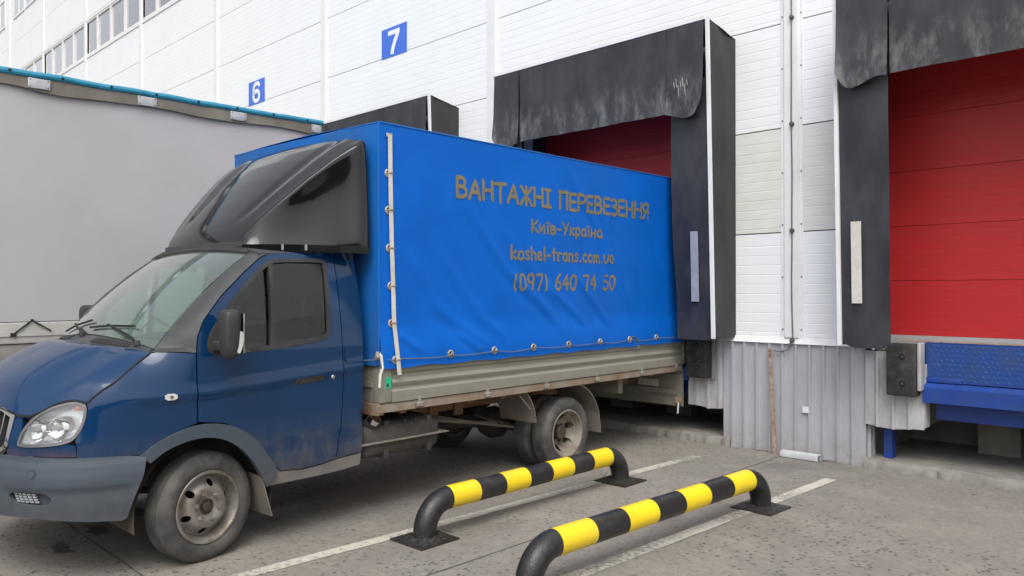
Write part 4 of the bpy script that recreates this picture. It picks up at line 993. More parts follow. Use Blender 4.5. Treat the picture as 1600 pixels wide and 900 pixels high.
# wipers
def wiper(x0, w0, x1, v1, lab=None):
    a = cowlP(int((x0 + .82) / 1.64 * 39), 5) + Vector((0, 0, .015)); b = wsP((x1 + .8) / 1.6, v1) + Vector((0, -.02, .02))
    m_ = a + (b - a) * .5 + Vector((0, -.012, .018)); wi = MB().tube([a, a + (m_ - a) * .3 + Vector((0, 0, .012)), m_, b], .008, 8).build('wiper', 'hole', T)
    MB().lathe([(-.012, 0), (-.012, .02), (.016, .018), (.02, 0)], 14, 'z', tuple(a)).build('wiper_pivot', 'black_plastic', wi)
    c0 = wsP((x1 - .28 + .8) / 1.6, max(.02, v1 - .03)) + Vector((0, -.012, .012)); c1 = wsP((x1 + .30 + .8) / 1.6, v1 + .035) + Vector((0, -.012, .012)); cm = wsP((x1 + .8) / 1.6, v1) + Vector((0, -.012, .012))
    MB().tube([c0, cm, c1], .007, 8).build('wiper_blade', 'hole', wi)
wiper(.66, 5, .18, .085); wiper(-.05, 5, -.50, .09)
# pillars beside the windshield
for flip in (False, True):
    sx = -1 if flip else 1
    dl = [(-.20, 1.300), (-.089, 1.293), (-.077, 1.393), (-.039, 1.489), (.092, 1.640), (.264, 1.792), (.392, 1.889), (.44, 1.910)]
    out = [Vector(S(a, b, -.002)) for a, b in dl]; ins = [Vector(wsP(1.0, t)) for t in (0, .06, .14, .26, .48, .72, .92, 1.0)]; out[0] = Vector(S(-.30, 1.302, -.002)) * .0 + Vector(S(-.15, 1.298, -.002))
    vv = []
    for i in range(29):
        t = i / 28 * 7; k = min(int(t), 6); q_ = t - k; a = ins[k].lerp(ins[k + 1], q_); b = out[k].lerp(out[k + 1], q_)
        for j in range(6):
            w = j / 5; p = a.lerp(b, w); p += Vector((.5, -.6, .3)) * .02 * math.sin(math.pi * w) * sm(0, .2, i / 28); vv.append((sx * p.x, p.y, p.z))
    pc = vv[:]
    v2, f2 = solid_grid(lambda i, j: pc[i * 6 + j], 29, 6, (-sx * .02, .02, -.02)); mesh_obj('windshield_pillar', v2, f2, 'pillar_black', T, 50)
    # triangle between hood corner, pillar foot and door
    tri = [(-.333, 1.305), (-.26, 1.303), (-.15, 1.300), (-.09, 1.293)]
    q = MB(); a = [Vector(S(s_, z_, .001)) for s_, z_ in tri]; b = [wsP(1.0, 0), wsP(1, .0) + Vector((.02, .04, .01)), Vector(S(-.15, 1.30, -.005)) + Vector((-.02, .02, .03)), Vector(S(-.085, 1.31, -.005))]
    vv = [p for p in a] + [p for p in b]; q.add([(sx * p[0], p[1], p[2]) for p in vv], [(i, i + 1, i + 5, i + 4) for i in range(3)]); q.build('pillar_foot', 'pillar_black', T)
# roof, rear wall, floor of the cab
def roofP(i, j):
    u = (i / 23 - .5) * 2; w = j / 15; yy = .40 + .74 * w; hw = .975 - inset(.5, 1.937) - .004; x = u * hw
    front = wsT(max(-.8, min(.8, u * .8))); y0 = front.y + .004; y_ = y0 + (1.14 - y0) * w
    return (x, y_, 1.94 + .065 * (1 - abs(u) ** 3) - .02 * (1 - w))
vv, ff = solid_grid(roofP, 24, 16, (0, 0, -.03)); mesh_obj('cab_roof', vv, ff, 'pillar_black', T, 50)
MB().tube([wsT(-.8 + 1.6 * i / 24) + Vector((0, -.002, .004)) for i in range(25)], .016, 8).build('windshield_seal', 'black_plastic', T)
q = MB(); q.box(-.93, .93, 1.10, 1.135, .5, 1.30); q.box(-.86, .86, 1.10, 1.135, 1.30, 1.95); q.build('cab_rear_wall', 'interior', T)
q = MB(); q.box(-.90, .90, .47, 1.10, .50, .56); q.box(-.48, .48, -.1, .468, .50, .56); q.box(-.9, .9, -.098, .468, .90, .94); q.box(-.48, .48, -.16, -.10, .5, .895); q.box(-.90, .90, -.16, -.10, .9, 1.28); q.build('cab_floor', 'interior', T)
q = MB(); pr = [(-.26, 1.20), (-.26, 1.30), (-.1, 1.335), (.06, 1.32), (.16, 1.26), (.16, 1.12), (.05, 1.0), (-.1, .9)]; q.prism(pr, 'x', -.86, .86); q.build('dashboard', 'interior', T)
for xs in (.45, -.12, -.58):
    st = empty('seat', (xs, .55, .62), 0, T); q = MB(); q.box(-.22, .22, -.25, .25, 0, .22, .05); q.build('cushion', 'seat', st)
    mt = Matrix.Translation((0, .24, .15)) @ Matrix.Rotation(R(-12), 4, 'X'); q = MB(); q.box(-.22, .22, -.06, .06, 0, .68, .05, mt); q.build('backrest', 'seat', st); q = MB(); q.box(-.13, .13, -.05, .05, .70, .88, .04, mt); q.build('headrest', 'seat', st)
stw = empty('steering_wheel', (.45, .12, 1.27), 0, T); stw.rotation_euler.x = R(-55) * -1
pts = [(.20 * math.cos(a * math.pi / 20), .20 * math.sin(a * math.pi / 20), 0) for a in range(41)]
MB().tube(pts, .014, 10, False).build('wheel_ring', 'hole', stw); q = MB(); q.box(-.19, .19, -.02, .02, -.012, .004); q.box(-.02, .02, -.19, 0, -.012, .003); q.lathe([(-.03, 0), (-.03, .05), (.012, .05), (.018, 0)], 20, 'z'); q.build('wheel_spokes', 'hole', stw)
# air freshener hanging from the mirror
q = MB(); q.box(-.10, .10, .30, .33, 1.80, 1.86, .01); rm = q.build('rear_view_mirror', 'hole', T)
# door mirrors
for flip in (False, True):
    sx = -1 if flip else 1
    q = MB(); n1, n2 = 24, 16; vv = []
    def sup(t, e): c = math.cos(t); return math.copysign(abs(c) ** e, c)
    def sus(t, e): c = math.sin(t); return math.copysign(abs(c) ** e, c)
    for i in range(n2 + 1):
        ph = -math.pi / 2 + math.pi * i / n2
        for j in range(n1):
            th = 2 * math.pi * j / n1; cx = sup(ph, .38) * sup(th, .5); cy = sup(ph, .38) * sus(th, .5); cz = sus(ph, .45)
            tap = 1 - .16 * (1 - cz) / 2; vv.append((sx * (1.125 + .098 * cx * tap), .045 + .060 * cy * tap - .02 * cx, 1.405 + .150 * cz))
    q.add(vv, [(i * n1 + j, i * n1 + (j + 1) % n1, (i + 1) * n1 + (j + 1) % n1, (i + 1) * n1 + j) for i in range(n2) for j in range(n1)])
    mo = q.build('door_mirror', 'black_plastic', T, 60)
    q = MB(); q.box(sx * .95, sx * 1.06, .01, .07, 1.30, 1.36, .012); q.build('mirror_arm', 'black_plastic', mo)
    lp = chaikin([(-.022, .07), (.04, .075), (.048, .03), (.028, -.05), (.01, -.065), (-.012, -.03)], 2)
    q = MB(); pv, tr, rg = fill(lp, (), .02); c0 = (1.192, .052, 1.352); n_ = len(pv)
    vv = [(sx * (c0[0] + .014 - 4.0 * (a - .01) ** 2), c0[1] + a, c0[2] + b) for a, b in pv] + [(sx * (c0[0] - .02), c0[1] + a, c0[2] + b) for a, b in pv]
    k = len(rg[0]); q.add(vv, tr + [(rg[0][i], rg[0][(i + 1) % k], rg[0][(i + 1) % k] + n_, rg[0][i] + n_) for i in range(k)]); q.build('mirror_indicator', 'white_lens', mo)
    q = MB(); q.box(sx * 1.05, sx * 1.20, .096, .101, 1.29, 1.53); q.build('mirror_glass', 'chrome', mo)
# badge on the door: raised letters
GLY = {}
def G(ch, w, *lines): GLY[ch] = (w, lines)
arc = lambda cx, cy, rx, ry, a0, a1, n=12: [(cx + rx * math.cos(R(a0 + (a1 - a0) * i / n)), cy + ry * math.sin(R(a0 + (a1 - a0) * i / n))) for i in range(n + 1)]
G('В', .62, [(.06, 0), (.05, 1)], [(.05, 1)] + arc(.25, .77, .25, .23, 90, -90) + [(.06, .53)], [(.06, .53)] + arc(.28, .27, .30, .26, 90, -90) + [(.06, 0)])
G('А', .72, [(.02, 0), (.40, 1), (.68, 0)], [(.15, .36), (.60, .34)])
G('Н', .66, [(.05, 1), (.06, 0)], [(.60, 1), (.61, 0)], [(.06, .50), (.60, .52)])
G('Т', .68, [(.0, .96), (.68, 1)], [(.34, .97), (.35, 0)])
G('Ж', .82, [(.41, 1), (.42, 0)], [(.05, 1), (.40, .52), (.02, 0)], [(.78, 1), (.43, .52), (.80, 0)])
G('І', .42, [(.04, .98), (.40, .98)], [(.22, .98), (.21, .02)], [(.02, .02), (.42, .02)])
G('П', .68, [(.08, 0), (.06, .97), (.62, 1), (.62, 0)], [(.0, .97), (.68, 1)])
G('Е', .56, [(.52, .98), (.05, .96), (.06, .02), (.54, .02)], [(.06, .50), (.48, .52)])
G('Р', .56, [(.06, 0), (.05, 1)], [(.05, .97)] + arc(.24, .73, .28, .25, 90, -90) + [(.06, .47)])
G('З', .54, [(.03, .90)] + arc(.24, .76, .24, .22, 110, -85) + [(.18, .53)], [(.18, .53)] + arc(.25, .27, .27, .26, 85, -130))
G('Я', .60, [(.53, 0), (.54, .98)], [(.54, .98)] + arc(.30, .73, .27, .25, 90, 270) + [(.54, .49)], [(.30, .48), (.03, 0)])
G('К', .58, [(.06, 1), (.05, 0)], [(.54, .95), (.08, .48), (.57, .02)])
G('и', .50, [(.04, .66), (.05, .02), (.42, .62)], [(.42, .66), (.44, 0)])
G('ї', .28, [(.14, .62), (.15, 0)], [(.03, .84), (.04, .82)], [(.24, .84), (.25, .82)])
G('в', .46, [(.05, 0), (.04, .66)], [(.04, .66)] + arc(.20, .50, .17, .15, 90, -90) + [(.05, .35)], [(.05, .35)] + arc(.21, .17, .20, .17, 90, -90) + [(.05, 0)])
G('-', .40, [(.04, .36), (.36, .37)])
G('У', .58, [(.03, 1), (.30, .45)], [(.56, 1), (.18, 0)])
G('к', .46, [(.05, .66), (.05, 0)], [(.42, .62), (.07, .31), (.45, .01)])
G('р', .48, [(.05, .64), (.05, -.28)], [(.05, .55)] + arc(.23, .33, .20, .31, 110, -110) + [(.05, .10)])
G('а', .48, arc(.23, .31, .20, .30, 40, 330, 16), [(.41, .62), (.42, .2), (.47, 0)])
G('н', .48, [(.05, .66), (.05, 0)], [(.42, .66), (.43, 0)], [(.05, .33), (.43, .34)])
G('k', .48, [(.05, 1), (.06, 0)], [(.42, .62), (.07, .30), (.46, .01)])
G('o', .50, arc(.24, .31, .21, .30, 0, 360, 18)); G('s', .44, [(.40, .56), (.24, .64), (.07, .52), (.18, .38), (.34, .28), (.36, .08), (.18, .0), (.03, .06)])
G('h', .48, [(.05, 1), (.05, 0)], [(.05, .42), (.2, .62), (.38, .56), (.42, .36), (.42, 0)]); G('e', .48, [(.06, .30), (.42, .36), (.38, .55), (.22, .62), (.07, .48), (.05, .25), (.12, .06), (.28, 0), (.44, .08)])
G('l', .18, [(.08, 1), (.09, 0)]); G('t', .42, [(.20, .95), (.19, .0)], [(.02, .62), (.40, .64)]); G('r', .42, [(.06, .64), (.07, 0)], [(.07, .38), (.2, .6), (.38, .58)])
G('a', .48, arc(.23, .31, .20, .30, 40, 330, 16), [(.41, .62), (.42, .2), (.47, 0)]); G('n', .48, [(.05, .64), (.06, 0)], [(.06, .40), (.2, .62), (.36, .58), (.42, .38), (.42, 0)])
G('.', .24, [(.09, .03), (.12, .02)]); G('c', .44, arc(.24, .31, .20, .30, 45, 315, 14)); G('m', .66, [(.05, .64), (.05, 0)], [(.05, .42), (.18, .62), (.30, .55), (.32, .3), (.32, 0)], [(.32, .42), (.44, .62), (.57, .55), (.60, .3), (.60, 0)]); G('u', .48, [(.05, .64), (.06, .2), (.2, .0), (.36, .08), (.42, .3), (.42, .64)])
G('(', .30, arc(.36, .45, .28, .66, 130, 230)); G(')', .30, arc(-.06, .45, .28, .66, 50, -50)); G(' ', .40)
G('0', .60, arc(.29, .5, .25, .48, 0, 360, 20)); G('9', .58, arc(.28, .70, .22, .28, 0, 360, 16), [(.50, .72), (.48, .35), (.36, 0)]); G('7', .58, [(.03, .97), (.54, 1), (.22, 0)]); G('6', .58, [(.46, 1), (.2, .72), (.07, .32)], arc(.28, .27, .22, .26, 0, 360, 16)); G('4', .60, [(.40, 0), (.42, 1), (.03, .36), (.57, .38)]); G('5', .58, [(.52, .98), (.14, .97), (.09, .56)], [(.09, .56), (.3, .62)] + arc(.26, .30, .27, .30, 70, -140))
G('Г', .56, [(.06, 0), (.06, 1), (.54, 1)]); G('Л', .62, [(.03, 0), (.16, .3), (.2, 1), (.56, 1), (.57, 0)]); G('Ь', .54, [(.06, 1), (.06, 0), (.4, .02), (.5, .24), (.4, .46), (.06, .46)]); 
def lettering(name, text, y0, y1, z0, cap, pen, fn, material, parent, off=.0035, slope=0.0, gap=.12):
    tot = sum(GLY[c][0] + gap for c in text) - gap; k = (y1 - y0) / tot; x = 0; layer = 0
    for c in text:
        w, lines = GLY[c]; layer += 1; mb = MB()
        jit = .02 * math.sin(layer * 2.7)
        for li, l in enumerate(lines):
            pts = [(y0 + (x + p[0]) * k, z0 + (p[1] + jit) * cap + slope * (x + p[0]) * k) for p in l]
            o_ = off + .0005 * li
            L, Q = [], []; n = len(pts)
            dn = []
            for a, b in zip(pts, pts[1:]):
                m_ = max(1, int(math.dist(a, b) / .03)); dn += [(a[0] + (b[0] - a[0]) * t / m_, a[1] + (b[1] - a[1]) * t / m_) for t in range(m_)]
            dn.append(pts[-1]); n = len(dn)
            d0 = (dn[1][0] - dn[0][0], dn[1][1] - dn[0][1]); l0 = math.hypot(*d0) or 1; d1 = (dn[-1][0] - dn[-2][0], dn[-1][1] - dn[-2][1]); l1 = math.hypot(*d1) or 1
            dn = [(dn[0][0] - d0[0] / l0 * pen * .45, dn[0][1] - d0[1] / l0 * pen * .45)] + dn + [(dn[-1][0] + d1[0] / l1 * pen * .45, dn[-1][1] + d1[1] / l1 * pen * .45)]; n += 2
            for i, p in enumerate(dn):
                a = dn[max(i - 1, 0)]; b = dn[min(i + 1, n - 1)]; dx, dz = b[0] - a[0], b[1] - a[1]; q_ = math.hypot(dx, dz) or 1
                h_ = pen / 2 * (.45 if i in (0, n - 1) else 1)
                L.append(fn(p[0] - dz / q_ * h_, p[1] + dx / q_ * h_, o_)); Q.append(fn(p[0] + dz / q_ * h_, p[1] - dx / q_ * h_, o_))
            mb.add(L + Q, [(i, i + 1, n + i + 1, n + i) for i in range(n - 1)])
        if lines: mb.build(name, material, parent, None)
        x += w + gap
dr = [o for o in T.children if o.name.split('.')[0] == 'door'][0]
bp_ = panel('badge', chaikin([(.575, 1.040), (.575, 1.079), (.815, 1.093), (.822, 1.058)], 1), S, 'black_plastic', dr, (), .05, .004, .004)
lettering('letter', 'ГАЗЕЛЬ', .585, .805, 1.046, .026, .008, S, 'badge', dr, .0065, .06, .22)

# roof fairing: sloping crowned top, sharp shoulders, flat flared sides
FT = [(.36, 1.99), (.38, 2.06), (.46, 2.165), (.60, 2.315), (.78, 2.495), (.95, 2.65), (1.08, 2.755), (1.17, 2.815)]
def ftop(y):
    for (a, b), (c, d) in zip(FT, FT[1:]):
        if y <= c: return b + (d - b) * max(0, (y - a)) / (c - a)
    return FT[-1][1]
def fairP(i, j, nx=61, ny=34):
    u = (i / (nx - 1) - .5) * 2; w = j / (ny - 1); a = abs(u); y = .36 + .81 * w
    hw = .60 + .395 * min(1, w / .92) ** .80; xc = hw * (.955 - .03 * (1 - w)) ; zb_ = 1.985 - .02 * w; zt_ = ftop(y); r_ = .018 + .014 * sm(.75, 1, w)
    drop = .045 * w + .012
    if a < .58:                                   # top
        t = a / .58; x = t * (xc - r_); z = zt_ - drop * t ** 2.2
        for c_, d_, k_ in ((.66, .020, .05),): z -= d_ * math.exp(-((t - c_) / k_) ** 2) * sm(.08, .25, w) * sm(1.0, .85, w)
        z += .012 * math.exp(-((t - .80) / .08) ** 2) * sm(.1, .4, w)
    elif a < .72:                                 # shoulder
        t = (a - .58) / .14; q_ = t * math.pi / 2 * .92; x = xc - r_ + r_ * math.sin(q_); z = zt_ - drop - r_ * (1 - math.cos(q_))
    else:                                         # side
        t = (a - .72) / .28; q_ = math.pi / 2 * .92; x0 = xc - r_ + r_ * math.sin(q_); z0 = zt_ - drop - r_ * (1 - math.cos(q_)); z0 = max(z0, zb_ + .012)
        x = x0 + (hw - x0) * t - .040 * math.sin(math.pi * t) * sm(.1, .6, w) * sm(1.02, .8, w); z = z0 + (zb_ - z0) * t
    z = max(z, zb_)
    yy = y + .05 - .05 * w - .05 * (1 - min(1, x / .60) ** 2) * (1 - w)
    return (math.copysign(x, u) if u else 0.0, yy, z)
vv, ff = solid_grid(lambda i, j: fairP(i, j), 61, 34, (0, .012, -.012)); fa = mesh_obj('roof_fairing', vv, ff, 'fairing', T, 38)
for sx in (-1, 1):
    q = MB(); pr = [(sx * .60, .41), (sx * .74, .52), (sx * .86, .70), (sx * .965, .95), (sx * 1.003, 1.17)]
    for (a, b), (c, d) in zip(pr, pr[1:]):
        q.add([(a, b, 1.935), (a, b, 1.985), (c, d, 1.985), (c, d, 1.930), (a - sx * .03, b, 1.935), (a - sx * .03, b, 1.985), (c - sx * .03, d, 1.985), (c - sx * .03, d, 1.930)], [(0, 1, 2, 3), (7, 6, 5, 4), (1, 5, 6, 2), (0, 3, 7, 4)])
    fl_ = q.build('fairing_flange', 'fairing', fa)
    for yb in (.60, .73):
        xx = sx * (.74 + .667 * (yb - .52)); q = MB(); q.box(xx - .006 * sx, xx + .008 * sx, yb - .005, yb + .005, 1.945, 1.985); q.build('fixing_clip', 'alu', fl_)
q = MB(); fr = [(-.60, .405), (-.45, .382), (-.22, .362), (0, .355), (.22, .362), (.45, .382), (.60, .405)]
q.prism(fr + [(a, b + .03) for a, b in fr[::-1]], 'z', 1.97, 2.005); q.build('fairing_lip', 'pillar_black', fa)

# ---- wheels
def wheel_mesh(rear):
    w = .19; r = .335; wd = w / 2
    tyre_prof = [(-wd + .02, .215), (-wd + .004, .235), (-wd - .004, .27), (-wd + .004, .305), (-wd + .022, .326), (-wd + .035, r - .002)]
    n = 5
    for i in range(n):
        a0 = -wd + .04 + (w - .08) * i / n; a1 = -wd + .04 + (w - .08) * (i + 1) / n - .008; tyre_prof += [(a0, r), (a1, r), (a1 + .001, r - .007), (a1 + .007, r - .007)]
    tyre_prof += [(wd - .035, r - .002), (wd - .022, .326), (wd - .004, .305), (wd + .004, .27), (wd - .004, .235), (wd - .02, .215)]
    return tyre_prof
def disc(rear):
    """rim face with holes: 2D ring with openings bent to the dish profile"""
    N = 48; outer = [(.182 * math.cos(2 * math.pi * i / N), .182 * math.sin(2 * math.pi * i / N)) for i in range(N)]
    inner = [(.050 * math.cos(2 * math.pi * i / 24), .050 * math.sin(2 * math.pi * i / 24)) for i in range(24)]
    holes = [inner]; nh = 6
    for k in range(nh):
        a = 2 * math.pi * (k + .32) / nh; c = (.145 * math.cos(a), .145 * math.sin(a)); rr = .022 if not rear else .030
        holes.append([(c[0] + rr * math.cos(2 * math.pi * i / 12 + a), c[1] + rr * math.sin(2 * math.pi * i / 12 + a)) for i in range(12)])
    def dep(r_):
        if not rear: return -.055 + .055 * sm(.180, .118, r_) - .018 * sm(.095, .06, r_) if r_ > .0 else 0
        return -.050 - .075 * sm(.182, .13, r_)
    def fn(a, b, off): r_ = math.hypot(a, b); return (dep(r_) + off, a, b)
    return outer, holes, fn, dep
def make_wheel(name, loc, rear, steer=0, flip=False):
    wl = empty(name, loc, steer + (math.pi if flip else 0), T)
    MB().lathe(wheel_mesh(rear), 64, 'x').build('tyre', 'tyre', wl)
    rim = MB().lathe([(.075, .218), (.088, .224), (.092, .220), (.090, .208), (.078, .200), (.060, .196), (.035, .184), (-.08, .180), (-.088, .215), (-.08, .218)], 56, 'x').build('rim', 'rear_rim' if rear else 'steel_rim', wl)
    o, h, fn, dep = disc(rear)
    xo = .085
    panel('rim_disc', o, lambda a, b, off: (fn(a, b, off)[0] + xo, a, b), 'rear_rim' if rear else 'steel_rim', rim, h, .016, 0, .008)
    hubx = xo + dep(.06)
    prof = [(hubx - .06, .053), (hubx - .012, .05), (hubx - .010, .032), (hubx + .012, .028), (hubx + .016, .02), (hubx + .016, 0)] if not rear else [(hubx - .01, .07), (hubx + .055, .066), (hubx + .065, .055), (hubx + .066, .0)]
    hb = MB().lathe(prof, 28, 'x').build('hub', 'hub', wl)
    for k in range(6):
        a = 2 * math.pi * (k + .8) / 6; rr = .083; MB().lathe([(0, .017), (.006, .017), (.008, .012), (.020, .011), (.022, 0)], 6, 'x', (xo + dep(rr) - .002, rr * math.cos(a), rr * math.sin(a))).build('wheel_nut', 'hub' if rear else 'steel_rim', hb)
    MB().lathe([(-.05, 0), (-.05, .178)], 40, 'x').build('brake_drum', 'hole', wl)
    return wl
make_wheel('front_wheel', (.835, 0, .332), False, R(9)); make_wheel('front_wheel', (-.835, 0, .332), False, R(9), True)
for sx in (1, -1):
    make_wheel('rear_wheel', (sx * .885, 3.475, .332), True, 0, sx < 0); make_wheel('rear_wheel', (sx * .665, 3.475, .332), True, 0, sx > 0)

# ---- chassis
for sx in (-1, 1):
    q = MB(); pr = [(sx * .40, .60), (sx * .40, .80), (sx * .33, .80), (sx * .33, .79), (sx * .39, .79), (sx * .39, .61), (sx * .33, .61), (sx * .33, .60)]; q.prism(pr, 'y', -.7, 5.3); q.build('chassis_rail', 'chassis', T)
for y in (1.2, 2.1, 3.0, 3.9, 4.8, 5.25):
    q = MB(); q.box(-.39, .39, y, y + .07, .64, .76); q.build('cross_member', 'chassis', T)
q = MB(); q.tube([(-.72, 3.475, .332), (.72, 3.475, .332)], .055, 16); q.lathe([(-.16, .05), (-.10, .14), (0, .165), (.10, .14), (.16, .05)], 20, 'x', (0, 3.475, .332)); q.build('rear_axle', 'under', T)
q = MB(); q.tube([(0, 3.33, .34), (0, 1.2, .50)], .04, 12); q.build('drive_shaft', 'under', T)
q = MB(); q.tube([(-.74, 0, .33), (.74, 0, .33)], .045, 12); q.build('front_axle', 'under', T)
q = MB(); q.box(-.35, .35, -.5, .9, .42, .85, .06); q.build('engine', 'under', T)
for sx in (-1, 1):
    for k, (y0, y1, n) in enumerate(((2.75, 4.2, 4), (-.65, .65, 3))):
        yc = (y0 + y1) / 2; ls = None
        for i in range(n):
            hl_ = (y1 - y0) / 2 * (1 - .22 * i); q = MB(); pts = [(yc + hl_ * (t / 10 - 1), .40 + .14 * ((t / 10 - 1) * hl_ / ((y1 - y0) / 2)) ** 2 - .011 * i) for t in range(21)]
            poly = pts + [(a, b - .009) for a, b in pts[::-1]]; q.prism(poly, 'x', sx * .47 - .03, sx * .47 + .03); ls = q.build('leaf_spring', 'under', T)
q = MB(); q.tube([(.52, 1.95, .60), (.58, 2.3, .55), (.60, 2.9, .45)], .018, 8); q.tube([(.5, 2.1, .62), (.62, 2.6, .50), (.63, 3.1, .40)], .012, 8); q.build('brake_pipe', 'mudguard', T)
for y in (2.25, 2.55): q = MB(); q.box(.40, .43, y, y + .10, .55, .76, .006); q.build('spring_bracket', 'chassis', T)
# fuel tank
def tankP(y0, y1, z0, z1, x0, x1, b): q = MB(); q.box(x0, x1, y0, y1, z0, z1, b); return q
tk = tankP(1.16, 1.93, .43, .69, .50, .94, .075).build('fuel_tank', 'tank', T)
tankP(1.12, 1.98, .545, .556, .46, .972, .004).build('tank_flange', 'mudguard', tk)
for y in (1.36, 1.78): tankP(y, y + .045, .422, .698, .492, .938, .004).build('tank_strap', 'tank', tk)
for y in (1.55, 1.66): tankP(y, y + .02, .60, .694, .7, .934, .004).build('tank_rib', 'tank', tk)
MB().tube([(.80, 1.22, .60), (.88, 1.25, .68), (.93, 1.265, .715)], .045, 16).build('filler_neck', 'tank', tk); MB().tube([(.925, 1.264, .710), (.95, 1.272, .738)], .052, 16).build('filler_cap', 'chrome', tk)
# exhaust and cylinder under the far side
q = MB(); q.box(-.85, -.5, 1.3, 1.9, .35, .62, .05); q.build('battery_box', 'under', T)
# rear mudguards and flaps
for sx in (-1, 1):
    for nm, pts in (('mudguard', [(2.62, .80), (2.85, .79), (2.93, .70), (2.98, .60), (3.0, .49)]), ('mudguard', [(3.40, .80), (3.62, .78), (3.78, .70), (3.88, .58), (3.93, .47)])):
        q = MB(); x0, x1 = sx * .56, sx * 1.0; v_ = []
        pts = [pts[0]] + chaikin(pts, 2, False)[1:]
        for a, b in pts:
            v_ += [(x0, a, b), (x1, a, b), (x1, a + .004, b + .008), (x0, a + .004, b + .008)]
        n_ = len(pts); q.add(v_, [(4 * i + j, 4 * i + (j + 1) % 4, 4 * i + 4 + (j + 1) % 4, 4 * i + 4 + j) for i in range(n_ - 1) for j in range(4)] + [(0, 1, 2, 3), (4 * n_ - 4, 4 * n_ - 1, 4 * n_ - 2, 4 * n_ - 3)]); q.build(nm, 'mudguard', T)
    if sx > 0: side = [(.66, 2.60, .80), (.66, 2.60, .58), (.99, 3.0, .49), (.99, 2.97, .79)]
    q = MB(); P8 = [(sx * .60, 3.92, .50), (sx * 1.0, 3.92, .50), (sx * 1.0, 3.955, .28), (sx * .60, 3.955, .28)]; q.add(P8 + [(a, b + .008, c) for a, b, c in P8], [(0, 1, 2, 3), (7, 6, 5, 4), (0, 3, 7, 4), (1, 5, 6, 2), (3, 2, 6, 7), (0, 4, 5, 1)]); q.build('mudflap', 'mudguard', T)
q = MB(); q.tube([(.97, 2.80, .76), (.99, 2.93, .62)], .008, 8); q.build('guard_stay', 'mudguard', T)

# ---- cargo bed
XR, XL = 1.03, -1.07
q = MB(); q.box(XL + .02, XR - .02, 1.26, 5.46, .80, .86); q.build('bed_floor', 'rail', T)
for y in (1.5, 2.2, 2.6, 3.7, 4.3, 4.9): q = MB(); q.box(-.95, .95, y, y + .06, .803 - .06, .799); q.build('bed_bearer', 'chassis', T)
def board(name, prof, x, sg, y0, y1):
    """pressed side board: profile (z, depth) run along y"""
    q = MB(); n = len(prof); v_ = [(x + sg * d_, y, z) for y in (y0, y1) for z, d_ in prof] + [(x - sg * .03, y, z) for y in (y0, y1) for z, d_ in prof]
    f_ = [(i, i + 1, n + i + 1, n + i) for i in range(n - 1)] + [(2 * n + i, 3 * n + i, 3 * n + i + 1, 2 * n + i + 1) for i in range(n - 1)]
    f_ += [(i, 2 * n + i, 2 * n + i + 1, i + 1) for i in range(n - 1)] + [(n + i, n + i + 1, 3 * n + i + 1, 3 * n + i) for i in range(n - 1)] + [(0, n, 3 * n, 2 * n), (n - 1, 3 * n - 1, 4 * n - 1, 2 * n - 1)]
    q.add(v_, f_); return q.build(name, 'board', T, 25)
prof = [(.848, 0), (.925, 0), (.940, -.012), (.955, -.012), (.972, -.002), (.992, .004), (1.008, -.004), (1.02, -.016), (1.052, -.018), (1.066, -.002), (1.10, .0), (1.225, 0)]
board('side_board', prof, XR, 1, 1.36, 5.44); board('side_board', prof, XL, -1, 1.36, 5.44)
for x, sg in ((XR, 1), (XL, -1)):
    q = MB(); q.box(x - sg * .09, x, 1.255, 1.357, .848, 1.228, .008); q.build('corner_post', 'board', T)
    q = MB(); q.box(x - sg * .06, x + sg * .004, 5.44, 5.49, .855, 1.20, .006); q.build('corner_post', 'board', T)
    rl = MB().box(x - sg * .06, x - sg * .008, 1.25, 5.44, .778, .838).build('lower_rail', 'rail', T)
    for y in (1.62, 2.35, 3.10, 3.85, 4.62, 5.30):
        q = MB(); q.box(x - sg * .004, x + sg * .012, y - .03, y + .03, .795, .80 + .012); q.box(x - sg * .002, x + sg * .010, y - .012, y + .012, .80, .865); q.tube([(x + sg * .006, y - .035, .818), (x + sg * .006, y + .035, .818)], .009, 8); q.build('hinge', 'zinc', rl)
q = MB(); q.box(XL + .09, XR - .092, 1.258, 1.29, .848, 1.222); q.box(XL + .10, XR - .10, 1.245, 1.26, .96, 1.0); q.build('front_board', 'board', T)
q = MB(); q.box(XL + .02, XR - .02, 1.235, 1.30, .76, .842); q.build('bed_cross_rail', 'rail', T)
# latch at the front corner
lt = MB().tube([(XR + .012, 1.24, 1.215), (XR + .018, 1.245, 1.20), (XR + .022, 1.255, 1.11), (XR + .022, 1.235, 1.06), (XR + .022, 1.228, .97)], .011, 10).build('latch_handle', 'strap_white', T)
q = MB(); q.box(XR - .01, XR + .008, 1.215, 1.285, 1.17, 1.228, .004); q.tube([(XR + .01, 1.20, 1.19), (XR + .01, 1.30, 1.19)], .013, 10); q.build('latch_bracket', 'zinc', lt)
# dropped tailgate
tg = MB().box(XL + .03, XR - .02, 5.46, 5.485, .375, .79).build('tailgate', 'board', T)
q = MB(); q.box(XL + .05, XR - .09, 5.44, 5.459, .50, .56); q.box(XL + .05, XR - .09, 5.44, 5.459, .68, .73); q.build('tailgate_rib', 'board', tg)
q = MB(); q.box(.45, .72, 5.425, 5.438, .58, .66); q.build('tail_lamp_bracket', 'number_plate', tg)
MB().tube([(.93, 5.45, .45), (.97, 5.44, .40), (.985, 5.40, .30)], .009, 8).build('tailgate_hook', 'strap_white', tg); q = MB(); q.box(.93, 1.0, 5.435, 5.455, .41, .47, .006); q.build('tailgate_catch', 'rust', tg)
q = MB(); q.box(.30, .86, 4.45, 4.52, .60, .76); q.build('rear_lamp_bar', 'board', T)
